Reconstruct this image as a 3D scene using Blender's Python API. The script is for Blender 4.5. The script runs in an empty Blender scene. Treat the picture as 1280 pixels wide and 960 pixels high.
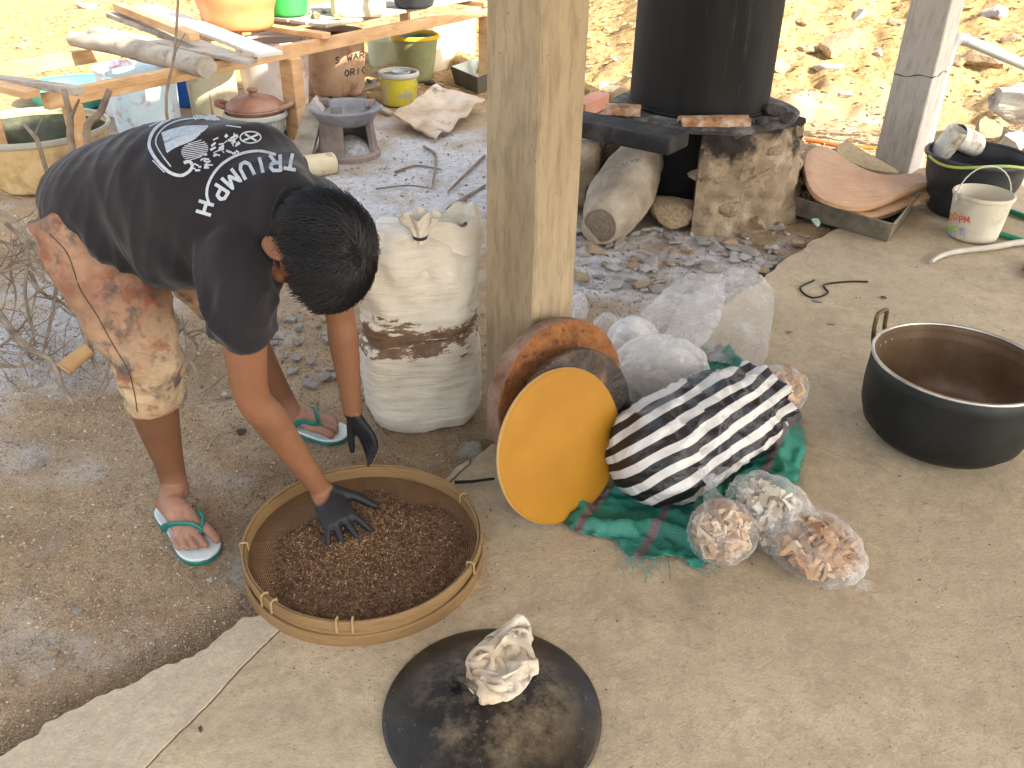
import bpy, bmesh, math, random
import numpy as np
from mathutils import Vector, Matrix, noise
from mathutils.bvhtree import BVHTree
random.seed(7); np.random.seed(7)
S = bpy.context.scene
COL = S.collection
R = math.radians

# ------------------------------------------------------------------ camera
F_PX = 1100.0; TH = R(31); ROLL = R(1.1); CAM_H = 1.55
_f = np.array([0, math.cos(TH), -math.sin(TH)]); _r0 = np.array([1.0, 0, 0]); _u0 = np.cross(_r0, _f)
_r = math.cos(ROLL)*_r0 + math.sin(ROLL)*_u0; _u = -math.sin(ROLL)*_r0 + math.cos(ROLL)*_u0
cam = bpy.data.cameras.new('camera'); cam_o = bpy.data.objects.new('camera', cam); COL.objects.link(cam_o)
M = Matrix(((_r[0], _u[0], -_f[0], 0), (_r[1], _u[1], -_f[1], 0), (_r[2], _u[2], -_f[2], CAM_H), (0, 0, 0, 1)))
cam_o.matrix_world = M
cam.sensor_width = 36; cam.lens = 36*F_PX/1280; cam.clip_start = 0.05; cam.clip_end = 600
S.camera = cam_o

# ------------------------------------------------------------------ world, sun, exposure
SUN_EL = R(37.5); SUN_AZ_DIR = (0.80, -0.60)           # where the sun stands, on the ground plan
w = bpy.data.worlds.new('World'); S.world = w; w.use_nodes = True
nt = w.node_tree; bg = nt.nodes['Background']; sky = nt.nodes.new('ShaderNodeTexSky'); sky.sky_type = 'NISHITA'
sky.sun_disc = False; sky.sun_elevation = SUN_EL
sky.sun_rotation = math.atan2(SUN_AZ_DIR[0], SUN_AZ_DIR[1])
sky.air_density = 1.0; sky.dust_density = 2.5; sky.ozone_density = 0.6
hsv = nt.nodes.new('ShaderNodeHueSaturation'); hsv.inputs['Saturation'].default_value = 0.42
nt.links.new(sky.outputs[0], hsv.inputs['Color']); nt.links.new(hsv.outputs[0], bg.inputs[0]); bg.inputs[1].default_value = 0.15
sun = bpy.data.lights.new('sun', 'SUN'); sun.energy = 4.2; sun.angle = R(0.53); sun.color = (1, 0.92, 0.78)
sun_o = bpy.data.objects.new('sun', sun); COL.objects.link(sun_o)
sv = Vector((SUN_AZ_DIR[0]*math.cos(SUN_EL), SUN_AZ_DIR[1]*math.cos(SUN_EL), math.sin(SUN_EL)))
sun_o.rotation_euler = sv.to_track_quat('Z', 'Y').to_euler(); sun_o.location = (3, -2, 8)
vs = S.view_settings; vs.view_transform = 'Standard'; vs.look = 'None'; vs.gamma = 1; vs.use_curve_mapping = False
vs.exposure = 1.95
S.cycles.max_bounces = 10; S.cycles.diffuse_bounces = 5; S.cycles.transparent_max_bounces = 16
S.cycles.use_denoising = True

# ------------------------------------------------------------------ pixel -> place
def ray(px, py):
    return _f + _r*((px-640)/F_PX) + _u*(-(py-480)/F_PX)
CAMP = np.array([0, 0, CAM_H])
def P(px, py, z=0.0):
    d = ray(px, py); return CAMP + d*((z-CAM_H)/d[2])
def PY(px, py, Y):
    d = ray(px, py); return CAMP + d*(Y/d[1])
def depth(p): return float((np.asarray(p)-CAMP) @ _f)
def proj(p):
    v = np.asarray(p, float)-CAMP; z = v @ _f
    return 640+F_PX*(v @ _r)/z, 480-F_PX*(v @ _u)/z
G = -0.03                                              # level of the bare earth beside the slab

# ------------------------------------------------------------------ mesh helpers
def V3(p): return np.asarray(p, float)
def nrm(v): v = np.asarray(v, float); return v/(np.linalg.norm(v)+1e-12)
class MB:
    def __init__(s): s.v = []; s.f = []
    def add(s, vs, fs):
        o = len(s.v); s.v.extend([tuple(map(float, p)) for p in vs]); s.f.extend([tuple(i+o for i in f) for f in fs]); return s
    def merge(s, o): return s.add(o.v, o.f)
    def box(s, c, size, rot=None, taper=1.0, jit=0.0):
        hx, hy, hz = [a/2 for a in size]; pts = []
        for z in (-1, 1):
            t = taper if z > 0 else 1
            for y, x in ((-1, -1), (-1, 1), (1, 1), (1, -1)):
                pts.append(np.array([x*hx*t, y*hy*t, z*hz]) + np.random.uniform(-jit, jit, 3))
        pts = np.array(pts)
        if rot is not None: pts = pts @ np.array(rot).T
        return s.add(pts+V3(c), [(3, 2, 1, 0), (4, 5, 6, 7), (0, 1, 5, 4), (1, 2, 6, 5), (2, 3, 7, 6), (3, 0, 4, 7)])
    def beam(s, a, b, wd, ht, up=(0, 0, 1)):
        a, b = V3(a), V3(b); x = nrm(b-a); y = nrm(np.cross(up, x)); z = np.cross(x, y)
        return s.box((a+b)/2, (np.linalg.norm(b-a), wd, ht), np.stack([x, y, z], 1))
    def loft(s, rings, cap=True, close=True):
        n = len(rings[0]); o = len(s.v)
        for r in rings: s.v.extend([tuple(map(float, p)) for p in r])
        for i in range(len(rings)-1):
            for j in range(n if close else n-1):
                k = (j+1) % n
                s.f.append((o+i*n+j, o+i*n+k, o+(i+1)*n+k, o+(i+1)*n+j))
        if cap:
            for i, rv in ((0, True), (len(rings)-1, False)):
                c = len(s.v); s.v.append(tuple(np.mean(np.array(rings[i], float), 0)))
                for j in range(n):
                    k = (j+1) % n
                    s.f.append((c, o+i*n+k, o+i*n+j) if rv else (c, o+i*n+j, o+i*n+k))
        return s
    def tube(s, pts, rad, n=10, up=None, flat=1.0, cap=True, round_ends=False):
        pts = [V3(p) for p in pts]; m = len(pts)
        if np.isscalar(rad): rad = [rad]*m
        ts = [nrm(pts[min(i+1, m-1)]-pts[max(i-1, 0)]) for i in range(m)]
        u0 = V3(up) if up is not None else (np.array([0, 0, 1.]) if abs(ts[0][2]) < 0.9 else np.array([1., 0, 0]))
        rings = []; a = nrm(u0-ts[0]*(u0 @ ts[0]))
        ang = np.linspace(0, 2*np.pi, n, endpoint=False)
        if round_ends:
            pts = [pts[0]-ts[0]*rad[0]*.8, pts[0]-ts[0]*rad[0]*.45]+pts+[pts[-1]+ts[-1]*rad[-1]*.45, pts[-1]+ts[-1]*rad[-1]*.8]
            ts = [ts[0]]*2+ts+[ts[-1]]*2; rad = [rad[0]*.5, rad[0]*.87]+list(rad)+[rad[-1]*.87, rad[-1]*.5]
        for p, t, r in zip(pts, ts, rad):
            a = nrm(a-t*(a @ t)); b = np.cross(t, a)
            rings.append([p+a*r*flat*math.cos(q)+b*r*math.sin(q) for q in ang])
        return s.loft(rings, cap)
    def lathe(s, prof, c=(0, 0, 0), n=40, rot=None, wob=0.0, seed=0, lobes=(2, 3), cap=True):
        ang = np.linspace(0, 2*np.pi, n, endpoint=False); rng = np.random.RandomState(seed); ph = rng.uniform(0, 6, 4)
        rings = []
        for r, z in prof:
            k = 1+wob*(np.sin(lobes[0]*ang+ph[0]+z*3)+.6*np.sin(lobes[1]*ang+ph[1]+z*5))
            q = np.stack([r*k*np.cos(ang), r*k*np.sin(ang), np.full(n, z)], 1)
            if rot is not None: q = q @ np.array(rot).T
            rings.append(q+V3(c))
        return s.loft(rings, cap)
    def prism(s, outline, z0, z1):
        n = len(outline)
        r0 = [(p[0], p[1], z0) for p in outline]; r1 = [(p[0], p[1], z1) for p in outline]
        return s.loft([r0, r1], False).add([], []) if False else s._prism(r0, r1)
    def _prism(s, r0, r1):
        n = len(r0); o = len(s.v); s.v += [tuple(map(float, p)) for p in list(r0)+list(r1)]
        s.f.append(tuple(o+i for i in range(n))[::-1]); s.f.append(tuple(o+n+i for i in range(n)))
        for i in range(n):
            k = (i+1) % n; s.f.append((o+i, o+k, o+n+k, o+n+i))
        return s
def cat(pts, n=6):
    """Catmull-Rom resample of points (any dimension)"""
    p = np.array(pts, float); p = np.vstack([2*p[0]-p[1], p, 2*p[-1]-p[-2]]); out = []
    for i in range(1, len(p)-2):
        for t in np.linspace(0, 1, n, endpoint=False):
            a, b, c, d = p[i-1:i+3]
            out.append(.5*((2*b)+(-a+c)*t+(2*a-5*b+4*c-d)*t*t+(-a+3*b-3*c+d)*t**3))
    out.append(p[-2]); return np.array(out)
def wloc(o):
    l = np.zeros(3)
    while o is not None: l += np.array(o.location); o = o.parent
    return l
def build(name, mb, mat, parent=None, smooth=True, bevel=0, sub=0, ang=40):
    """world-space mesh -> ONE object; under a parent the vertices are made local to it"""
    v = np.array(mb.v, float)
    if parent is not None: off = wloc(parent)
    else:
        mn, mx = v.min(0), v.max(0); off = np.array([(mn[0]+mx[0])/2, (mn[1]+mx[1])/2, mn[2]])
    me = bpy.data.meshes.new(name); me.from_pydata((v-off).tolist(), [], mb.f); me.update()
    bm = bmesh.new(); bm.from_mesh(me); bmesh.ops.recalc_face_normals(bm, faces=bm.faces); bm.to_mesh(me); bm.free()
    o = bpy.data.objects.new(name, me); COL.objects.link(o)
    if parent is not None: o.parent = parent
    else: o.location = off
    if mat: me.materials.append(mat)
    if smooth:
        for p in me.polygons: p.use_smooth = True
        if ang < 180:
            try: me.set_sharp_from_angle(angle=R(ang))
            except Exception: pass
    if bevel:
        m = o.modifiers.new('bevel', 'BEVEL'); m.width = bevel; m.segments = 2; m.limit_method = 'ANGLE'; m.angle_limit = R(35)
    if sub:
        m = o.modifiers.new('sub', 'SUBSURF'); m.levels = sub; m.render_levels = sub
    return o
def thing(name, loc, label, catg, group=None):
    o = bpy.data.objects.new(name, None); COL.objects.link(o); o.location = tuple(map(float, loc)); o.empty_display_size = .05
    return tag(o, label, catg, group)
def tag(o, label, catg, group=None):
    o['label'] = label; o['category'] = catg
    if group: o['group'] = group
    return o
def struct(o): o['kind'] = 'structure'; return o
def stuff(o): o['kind'] = 'stuff'; return o
def fbm(p, o=3):
    s = 0; a = 1
    for i in range(o): s += a*noise.noise(Vector(p)*(2**i)+Vector((i*7.3, 3.1*i, 0))); a *= .5
    return s
def displace(mb, fn):
    mb.v = [tuple(V3(p)+fn(p)) for p in mb.v]; return mb
def remesh(mb, voxel, it=3, fac=.5):
    me = bpy.data.meshes.new('tmp'); me.from_pydata(mb.v, [], mb.f); me.update()
    bm = bmesh.new(); bm.from_mesh(me); bmesh.ops.recalc_face_normals(bm, faces=bm.faces); bm.to_mesh(me); bm.free()
    o = bpy.data.objects.new('tmp', me); COL.objects.link(o)
    m = o.modifiers.new('r', 'REMESH'); m.mode = 'VOXEL'; m.voxel_size = voxel
    if it: m = o.modifiers.new('s', 'SMOOTH'); m.factor = fac; m.iterations = it
    dg = bpy.context.evaluated_depsgraph_get(); ev = o.evaluated_get(dg).to_mesh()
    out = MB(); n = len(ev.vertices); a = np.empty(n*3); ev.vertices.foreach_get('co', a); out.v = [tuple(p) for p in a.reshape(-1, 3).tolist()]
    out.f = [tuple(p.vertices) for p in ev.polygons]
    nn = np.empty(n*3); ev.vertices.foreach_get('normal', nn); out.n = nn.reshape(-1, 3)
    bpy.data.objects.remove(o); bpy.data.meshes.remove(me); return out
def attr(o, name, vals):
    a = o.data.attributes.new(name, 'FLOAT', 'POINT'); a.data.foreach_set('value', np.asarray(vals, dtype=np.float32)); return o

# ------------------------------------------------------------------ materials
def lin(c):
    return tuple(((x/255)/12.92 if x/255 <= .04045 else ((x/255+.055)/1.055)**2.4) for x in c)
class NT:
    def __init__(s, name):
        s.m = bpy.data.materials.new(name); s.m.use_nodes = True; s.t = s.m.node_tree; s.b = s.t.nodes['Principled BSDF']; s.out = s.t.nodes['Material Output']
        s.tc = s.t.nodes.new('ShaderNodeTexCoord')
    def n(s, ty, **k):
        x = s.t.nodes.new('ShaderNode'+ty)
        for a, b in k.items(): setattr(x, a, b)
        return x
    def l(s, a, b): s.t.links.new(a, b)
    def noise(s, scale, detail=5, rough=.6, vec=None, dist=0, stretch=None):
        x = s.n('TexNoise'); x.inputs['Scale'].default_value = scale; x.inputs['Detail'].default_value = detail
        x.inputs['Roughness'].default_value = rough; x.inputs['Distortion'].default_value = dist
        v = vec or s.tc.outputs['Object']
        if stretch:
            mp = s.n('Mapping'); mp.inputs['Scale'].default_value = stretch; s.l(v, mp.inputs[0]); v = mp.outputs[0]
        s.l(v, x.inputs['Vector']); return x.outputs['Fac']
    def ramp(s, fac, stops, interp='LINEAR'):
        x = s.n('ValToRGB'); x.color_ramp.interpolation = interp; e = x.color_ramp.elements
        for i, (p, c) in enumerate(stops):
            el = e[i] if i < 2 else e.new(p)
            el.position = p; el.color = (c[0], c[1], c[2], 1) if not np.isscalar(c) else (c, c, c, 1)
        s.l(fac, x.inputs[0]); return x.outputs['Color']
    def mix(s, fac, a, b):
        x = s.n('Mix', data_type='RGBA')
        for sock, val in ((x.inputs[0], fac), (x.inputs[6], a), (x.inputs[7], b)):
            if hasattr(val, 'is_output') or isinstance(val, bpy.types.NodeSocket): s.l(val, sock)
            else: sock.default_value = val if np.isscalar(val) else (*val, 1)
        return x.outputs[2]
    def math(s, op, a, b=0.0, clamp=False):
        x = s.n('Math', operation=op, use_clamp=clamp)
        for sock, val in ((x.inputs[0], a), (x.inputs[1], b)):
            if isinstance(val, bpy.types.NodeSocket): s.l(val, sock)
            else: sock.default_value = val
        return x.outputs[0]
    def attr(s, name):
        x = s.n('Attribute'); x.attribute_name = name; return x.outputs['Fac']
    def bump(s, h, strength=.4, dist=.01, prev=None):
        x = s.n('Bump'); x.inputs['Strength'].default_value = strength; x.inputs['Distance'].default_value = dist
        s.l(h, x.inputs['Height'])
        if prev is not None: s.l(prev, x.inputs['Normal'])
        s.l(x.outputs[0], s.b.inputs['Normal']); return x.outputs[0]
    def set(s, color=None, rough=None, metal=None, spec=None, **k):
        for nm, val in (('Base Color', color), ('Roughness', rough), ('Metallic', metal), ('Specular IOR Level', spec)):
            if val is None: continue
            if isinstance(val, bpy.types.NodeSocket): s.l(val, s.b.inputs[nm])
            else: s.b.inputs[nm].default_value = (*val, 1) if not np.isscalar(val) else val
        for nm, val in k.items(): s.b.inputs[nm].default_value = val
        return s
def mat(name, cols, scale=6, rough=.75, bump=.25, bscale=60, bdist=.004, metal=0, spec=.4, stains=(), stretch=None, detail=5, dist=0, lo=.3, hi=.7):
    """noise-blended colours; stains = [(colour, scale, threshold, softness, strength)]"""
    t = NT(name); n = len(cols)
    c = cols[0]
    if n > 1:
        f = t.noise(scale, detail, .62, stretch=stretch, dist=dist)
        c = t.ramp(f, [(lo+(hi-lo)*i/(n-1), cols[i]) for i in range(n)])
    for i, (sc, ss, th, so, st) in enumerate(stains):
        mp = t.n('Mapping'); mp.inputs['Location'].default_value = (i*3.7+1.3, i*1.9, i*5.1); t.l(t.tc.outputs['Object'], mp.inputs[0])
        if stretch: mp.inputs['Scale'].default_value = stretch
        f = t.noise(ss, 6, .65, vec=mp.outputs[0])
        k = t.ramp(f, [(th, 0.0), (min(th+so, 1), st)])
        c = t.mix(k, c, sc)
    rr = rough
    t.set(c, rr, metal, spec)
    if bump: t.bump(t.noise(bscale, 4, .6, stretch=stretch), bump, bdist)
    return t.m
# ================================================================== the setting
EDGE_PX = [(-140, 1040), (-60, 988), (0, 947), (40, 922), (62, 902), (110, 880), (165, 858), (205, 832), (262, 806), (300, 780), (330, 768), (400, 722), (500, 645),
           (592, 572), (650, 528), (700, 492), (760, 455), (860, 405), (930, 366), (985, 322), (1035, 292), (1095, 262), (1190, 232), (1300, 195), (1500, 130)]
CRACK_PX = [(60, 1060), (120, 1012), (182, 958), (215, 925), (262, 880), (300, 838), (345, 792), (395, 748), (440, 708), (520, 640), (588, 580)]
edge = [P(x, y)[:2] for x, y in EDGE_PX]; crack = [P(x, y)[:2] for x, y in CRACK_PX]
def rough_line(pts, amp, n=14, sd=1):
    q = cat(pts, n); rng = np.random.RandomState(sd)
    out = []
    for i, p in enumerate(q):
        a = amp*noise.noise(Vector((p[0]*9, p[1]*9, sd)))+.4*amp*noise.noise(Vector((p[0]*40, p[1]*40, sd)))
        out.append((p[0]-.7*a, p[1]+.7*a))
    return out
EDGE = rough_line(edge, .022, 12, 1); CRACK = rough_line(crack, .006, 10, 2)
EA = np.array(EDGE)
def outside(x, y):
    """signed distance to the slab's edge, positive over bare earth"""
    d = np.hypot(EA[:, 0]-x, EA[:, 1]-y); i = int(d.argmin()); j = min(max(i, 1), len(EA)-2)
    t = EA[j+1]-EA[j-1]; c = t[0]*(y-EA[i, 1])-t[1]*(x-EA[i, 0])
    return d[i]*(1 if c > 0 else -1)

# ---- earth: one sheet out to the horizon, dense where the camera looks
def axis(lo, hi, st, far):
    a = list(np.arange(lo, hi, st)); g = st; x = a[0]; L = []
    while x > -far: g *= 1.35; x -= g; L.append(x)
    g = st; x = a[-1]; U = []
    while x < far: g *= 1.35; x += g; U.append(x)
    return np.array(L[::-1]+a+U)
gx = axis(-3.6, 3.8, .03, 300); gy = axis(.7, 8.5, .03, 300)
ASH = [(P(545, 205, G), .75), (P(600, 240, G), .55), (P(470, 235, G), .45), (P(500, 280, G), .5), (P(760, 330, G), .45), (P(870, 330, G), .4), (P(420, 170, G), .5), (P(20, 430, G), .42), (P(95, 395, G), .42)]
def hill(x, y):
    h = 0.0
    k = min(max((x+.6)/1.6, 0), 1)
    s0 = 7.6-1.3*k; sl = .10+.20*k
    if y > s0: h += sl*(y-s0) if y < s0+9 else sl*9
    if x > 3.2: h += .25*min(x-3.2, 3)*min(max((y-4.4)/1.5, 0), 1)
    return h
def ground_z(x, y):
    far = abs(x) > 14 or y > 16 or y < -6
    z = G+hill(x, y)
    if far: return z
    z += .014*fbm((x*2.2, y*2.2, 1), 2)+.008*fbm((x*9, y*9, 2), 2)+.003*noise.noise(Vector((x*30, y*30, 3)))
    if hill(x, y) > .02: z += (.09+.10*min(max(x/2, 0), 1))*fbm((x*1.3, y*1.3, 5), 3)+.09*abs(noise.noise(Vector((x*3.2, y*3.2, 5))))+.04*abs(noise.noise(Vector((x*9, y*9, 5))))
    return z
vz = []; ash = []; lit = []
ov = {}
for iy, y in enumerate(gy):
    for ix, x in enumerate(gx):
        z = ground_z(x, y); dd = 1.0
        if -3 < x < 9 and -3 < y < 9:
            dd = outside(x, y)
            if dd < .02: z = min(z, -.09) if dd < -.04 else min(z, -.035)
            elif dd < .12: z -= .012*(1-dd/.12)
        elif x > -1.2 and y < 6 and x-y > -2: z = min(z, -.09)
        vz.append((x, y, z))
        a = 0
        if abs(x) < 5 and y < 8:
            for c, r_ in ASH: a = max(a, 1.45-math.hypot(x-c[0], (y-c[1])*.9)/r_)
            a = min(max(a+.75*fbm((x*4, y*4, 9), 4)-.1, 0), 1)
        ash.append(a); lit.append(min(max((y-5.9+.5*fbm((x*1.5, y*1.5, 4), 2))/1.0, 0), 1))
nx = len(gx); mb = MB(); mb.v = vz
mb.f = [(j*nx+i, j*nx+i+1, (j+1)*nx+i+1, (j+1)*nx+i) for j in range(len(gy)-1) for i in range(nx-1)]
t = NT('earth')
n1 = t.noise(4, 9, .72); n2 = t.noise(45, 6, .75); n3 = t.noise(170, 4, .75)
c = t.ramp(n1, [(.32, (.29, .19, .098)), (.5, (.49, .34, .192)), (.68, (.62, .46, .285))])
c = t.mix(t.ramp(n2, [(.42, 0.), (.62, .55)]), c, (.50, .39, .275))
c = t.mix(t.ramp(n3, [(.52, 0.), (.64, .75)]), c, (.12, .078, .045))
ac = t.ramp(t.noise(25, 6, .7), [(.3, (.42, .405, .39)), (.5, (.68, .675, .67)), (.7, (.84, .85, .86))])
c = t.mix(t.math('MULTIPLY', t.attr('ash'), .9), c, ac)
lc = t.ramp(t.noise(22, 7, .75), [(.28, (.15, .08, .032)), (.45, (.38, .245, .105)), (.6, (.52, .37, .18)), (.75, (.25, .145, .065))])
c = t.mix(t.attr('litter'), c, lc)
t.set(c, .95, 0, .15)
b0 = t.bump(t.noise(14, 7, .7), .45, .03); b1 = t.bump(t.noise(50, 6, .75), 1.0, .018, b0); t.bump(n3, .9, .006, b1)
g_o = struct(build('ground', mb, t.m, None, True, ang=180)); attr(g_o, 'ash', ash); attr(g_o, 'litter', lit)
M_EARTH = t.m

# ---- concrete floor and its separately poured edge strip
def concrete(name, base, mid, dark, stain=True):
    t = NT(name)
    c = t.ramp(t.noise(1.8, 9, .68), [(.3, tuple(np.array(base)*1.08)), (.5, mid), (.7, tuple(np.array(base)*.80))])
    c = t.mix(t.ramp(t.noise(9, 6, .7, dist=.6), [(.45, 0.), (.7, .55)]), c, tuple(np.array(mid)*.78))
    c = t.mix(t.ramp(t.noise(80, 5, .75), [(.50, 0.), (.70, .45)]), c, tuple(np.array(base)*1.2))
    c = t.mix(t.ramp(t.noise(6, 8, .8), [(.52, 0.), (.62, .5)]), c, tuple(np.array(mid)*.72))
    c = t.mix(t.ramp(t.noise(130, 3, .6), [(.60, 0.), (.70, .55)]), c, dark)
    c = t.mix(t.ramp(t.noise(28, 6, .75, dist=.5), [(.47, 0.), (.62, .55)]), c, tuple(np.array(base)*.66))
    if stain: c = t.mix(t.ramp(t.noise(2.6, 8, .75, dist=.3), [(.55, 0.), (.72, .5)]), c, dark)
    t.set(c, t.ramp(t.noise(5, 5, .6), [(.3, .72), (.7, .95)]), 0, .3)
    b = t.bump(t.noise(16, 7, .7), .6, .012); t.bump(t.noise(150, 4, .65), .7, .004, b); return t.m
M_FLOOR = concrete('floor concrete', (.52, .42, .275), (.46, .365, .235), (.17, .125, .085))
M_STRIP = concrete('edge strip concrete', (.50, .425, .31), (.44, .36, .25), (.26, .20, .13), False)
inner = [tuple(p) for p in CRACK]
last = inner[-1]; i0 = int(np.hypot(EA[:, 0]-last[0], EA[:, 1]-last[1]).argmin())
poly = [(p[0]+.0018, p[1]-.0014) for p in inner]+[tuple(p) for p in EA[i0+2:]]+[(9, 5), (9, -2.6), (-1.2, -2.6), (-1.2, .4)]
mb = MB().prism(poly, -.10, 0.0); floor_o = struct(build('concrete_floor', mb, M_FLOOR, None, False))
sp = [tuple(p) for p in EA[:i0+1]]+[(p[0]-.0018, p[1]+.0014) for p in inner[::-1]]
mb = MB().prism(sp, -.10, .004); st = build('edge_strip', mb, M_STRIP, floor_o, False); st.data.materials[0] = M_STRIP

# ---- columns
dcol = np.array([math.sin(.72), math.cos(.72)]); ncol = np.array([dcol[1], -dcol[0]])   # along the row / towards the floor
def col_mat(name, a, b):
    t = NT(name)
    f = t.noise(2.2, 7, .6, stretch=(4, 4, .7)); c = t.ramp(f, [(.3, a), (.7, b)])
    c = t.mix(t.ramp(t.noise(14, 6, .7, stretch=(3, 3, .6)), [(.46, 0.), (.66, .6)]), c, tuple(np.array(a)*.6))
    c = t.mix(t.ramp(t.noise(60, 3, .6), [(.68, 0.), (.74, .7)]), c, (.12, .1, .08))
    t.set(c, .9, 0, .25); q = t.bump(t.noise(45, 5, .6, stretch=(1, 1, .35)), .35, .006); t.bump(t.noise(210, 2, .6), .35, .002, q); return t.m
M_COL = col_mat('column concrete', (.27, .21, .13), (.38, .30, .185)); M_COL2 = col_mat('plastered column', (.42, .385, .34), (.48, .44, .39))
def column(cx, cy, wd, h, mt, label, top=1.0, z0=-.05):
    rot = np.array([[dcol[0], ncol[0], 0], [dcol[1], ncol[1], 0], [0, 0, 1]]).astype(float)
    mb = MB(); rings = []
    for z in np.linspace(z0, h, 24):
        k = wd/2*(1+(top-1)*(z/h)); pts = []
        cs = [(-1, -1), (1, -1), (1, 1), (-1, 1)]
        for i in range(4):
            a, b = np.array(cs[i]), np.array(cs[(i+1) % 4])
            for s_ in (0.03, .5, .97):
                q = (a+(b-a)*s_)*k; q = q*(1+.006*noise.noise(Vector((q[0]*20, q[1]*20, z*3))))
                pts.append(rot @ np.array([q[0], q[1], z])+np.array([cx, cy, 0]))
        rings.append(pts)
    mb.loft(rings); o = build('concrete_column', mb, mt, None, True, ang=25)
    return tag(o, label, 'column')
W1 = .18
cM = np.array([.046, 2.30])
column(cM[0], cM[1], W1, 2.86, M_COL, 'bare concrete column with three wax discs leaning on it')
W2 = .22
cc2 = P(1137, 213)[:2]; cR = cc2+dcol*W2/2-ncol*W2/2
co = column(cR[0], cR[1], W2, 2.86, M_COL2, 'pale plastered column with a dark crack round it, beside the black bucket')
# crack round the pale column: a thin dark gap line following both faces
ck = []
rot2 = lambda a, b, z: np.array([cR[0], cR[1], 0])+np.array([dcol[0]*a+ncol[0]*b, dcol[1]*a+ncol[1]*b, z])
hw = W2/2+.0015
zc = PY(1137, 98, cc2[1])[2]
for s_ in np.linspace(-1, 1, 9): ck.append(rot2(-hw, s_*hw, zc+.012*s_+.006*math.sin(s_*5)))
for s_ in np.linspace(-.8, 1, 8): ck.append(rot2(s_*hw, hw, zc+.012+.01*math.sin(s_*4)))
build('crack', MB().tube(ck, [.0022+.0012*math.sin(i*1.7) for i in range(len(ck))], 5), mat('crack dark', [(.03, .027, .024)], bump=0), co)

# ---- the sheet roof over the floor (above the frame; its shade lies over floor and yard)
nout = -ncol
rp = [cM+dcol*a_+nout*o_ for a_, o_ in ((-1.95, .45), (4.05, .45), (4.1, -6.3), (-1.95, -6.3))]
mb = MB().prism(rp, 2.86, 2.89)
struct(build('roof', mb, mat('roof sheet', [(.20, .17, .13), (.28, .24, .19)], rough=.6), None, False))
# ================================================================== the man bending over the sieve
LAT = nrm([.57, .82, 0]); FWD = nrm([.82, -.57, 0]); UP = np.array([0, 0, 1.])
ZS = G+.022                                                    # top of the sandal soles
pel = PY(158, 258, 1.98); che = PY(285, 258, 1.85); nek = PY(352, 285, 1.78)
hipR = pel-LAT*.095+UP*(-.01); hipL = pel+LAT*.095+UP*(-.01)
kneR = PY(184, 450, 1.83); ankR = P(217, 602, ZS+.075)
kneL = PY(290, 384, 2.22); ankL = P(360, 510, ZS+.07)
shR = PY(296, 338, 1.665); shL = PY(405, 262, 2.0)
elbR = PY(314, 492, 1.69); wriR = P(401, 612, .132)
elbL = PY(425, 392, 2.06); wriL = P(441, 516, .215)
skin = MB()
def limb(pts, rad, n=16, k=5):
    q = cat([list(p)+[r] for p, r in zip(pts, rad)], k); skin.tube(q[:, :3], q[:, 3], n, round_ends=True)
bk = -FWD
# legs
limb([hipR, hipR+(kneR-hipR)*.5, kneR, kneR+(ankR-kneR)*.12, kneR+(ankR-kneR)*.34+bk*.014, kneR+(ankR-kneR)*.6+bk*.010, kneR+(ankR-kneR)*.84, ankR, ankR+UP*-.03],
     [.088, .078, .057, .054, .059, .049, .037, .036, .038])
limb([hipL, hipL+(kneL-hipL)*.5, kneL, kneL+(ankL-kneL)*.12, kneL+(ankL-kneL)*.34+bk*.014, kneL+(ankL-kneL)*.6+bk*.010, kneL+(ankL-kneL)*.84, ankL, ankL+UP*-.03],
     [.088, .078, .055, .051, .056, .046, .036, .035, .037])
# trunk (under the clothes), neck
limb([pel+bk*.03, (pel+che)/2+UP*.02, che, nek-FWD*.05], [.125, .12, .135, .09])
limb([shR, nek-FWD*.06, shL], [.06, .08, .06])
# arms
limb([shR, shR+(elbR-shR)*.45, elbR, elbR+(wriR-elbR)*.25, elbR+(wriR-elbR)*.6, wriR], [.058, .050, .040, .0415, .034, .026])
limb([shL, shL+(elbL-shL)*.45, elbL, elbL+(wriL-elbL)*.25, elbL+(wriL-elbL)*.6, wriL], [.056, .047, .0385, .040, .033, .0255])
# feet
def foot(heel, fdir, side, ankle):
    """heel = back end on the sole; side: +1 when the big toe lies to the left of the walking direction"""
    fd = nrm([fdir[0], fdir[1], 0]); md = np.array([-fd[1], fd[0], 0])*side
    w_ = lambda x, y, z: heel+fd*x+md*y+UP*z
    rings = []
    for x, hw, ht, yo in [(.0, .018, .035, 0), (.012, .028, .055, 0), (.04, .032, .075, 0), (.075, .033, .078, .001), (.11, .037, .064, .003), (.145, .043, .047, .004), (.172, .046, .034, .003), (.188, .040, .026, .002)]:
        a = np.linspace(0, 2*np.pi, 18, endpoint=False)
        rings.append([w_(x, yo+hw*math.cos(q), max(0.002, ht*.5+ht*.5*math.sin(q))) for q in a])
    skin.loft(rings)
    limb([ankle, w_(.05, 0, .05)], [.036, .03])
    for x0, x1, y0, y1, r_ in [(.165, .238, .034, .040, .0135), (.175, .236, .0085, .0095, .0098), (.172, .226, -.0125, -.0125, .0092), (.166, .214, -.0305, -.031, .0088), (.158, .199, -.0465, -.0475, .0085)]:
        pts = [w_(x0, y0, r_*1.5), w_(x0+(x1-x0)*.45, (y0+y1)/2, r_*1.55), w_(x1-.008, y1, r_*1.05), w_(x1, y1, r_*.95)]
        skin.tube(cat(pts, 3), list(np.interp(np.linspace(0, 1, 10), [0, .5, .85, 1], [r_, r_*.92, r_*1.05, r_*.85])), 10, round_ends=True)
    return w_
heelR = P(206, 633, ZS); fdR = P(252, 685, ZS)-heelR
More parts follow.
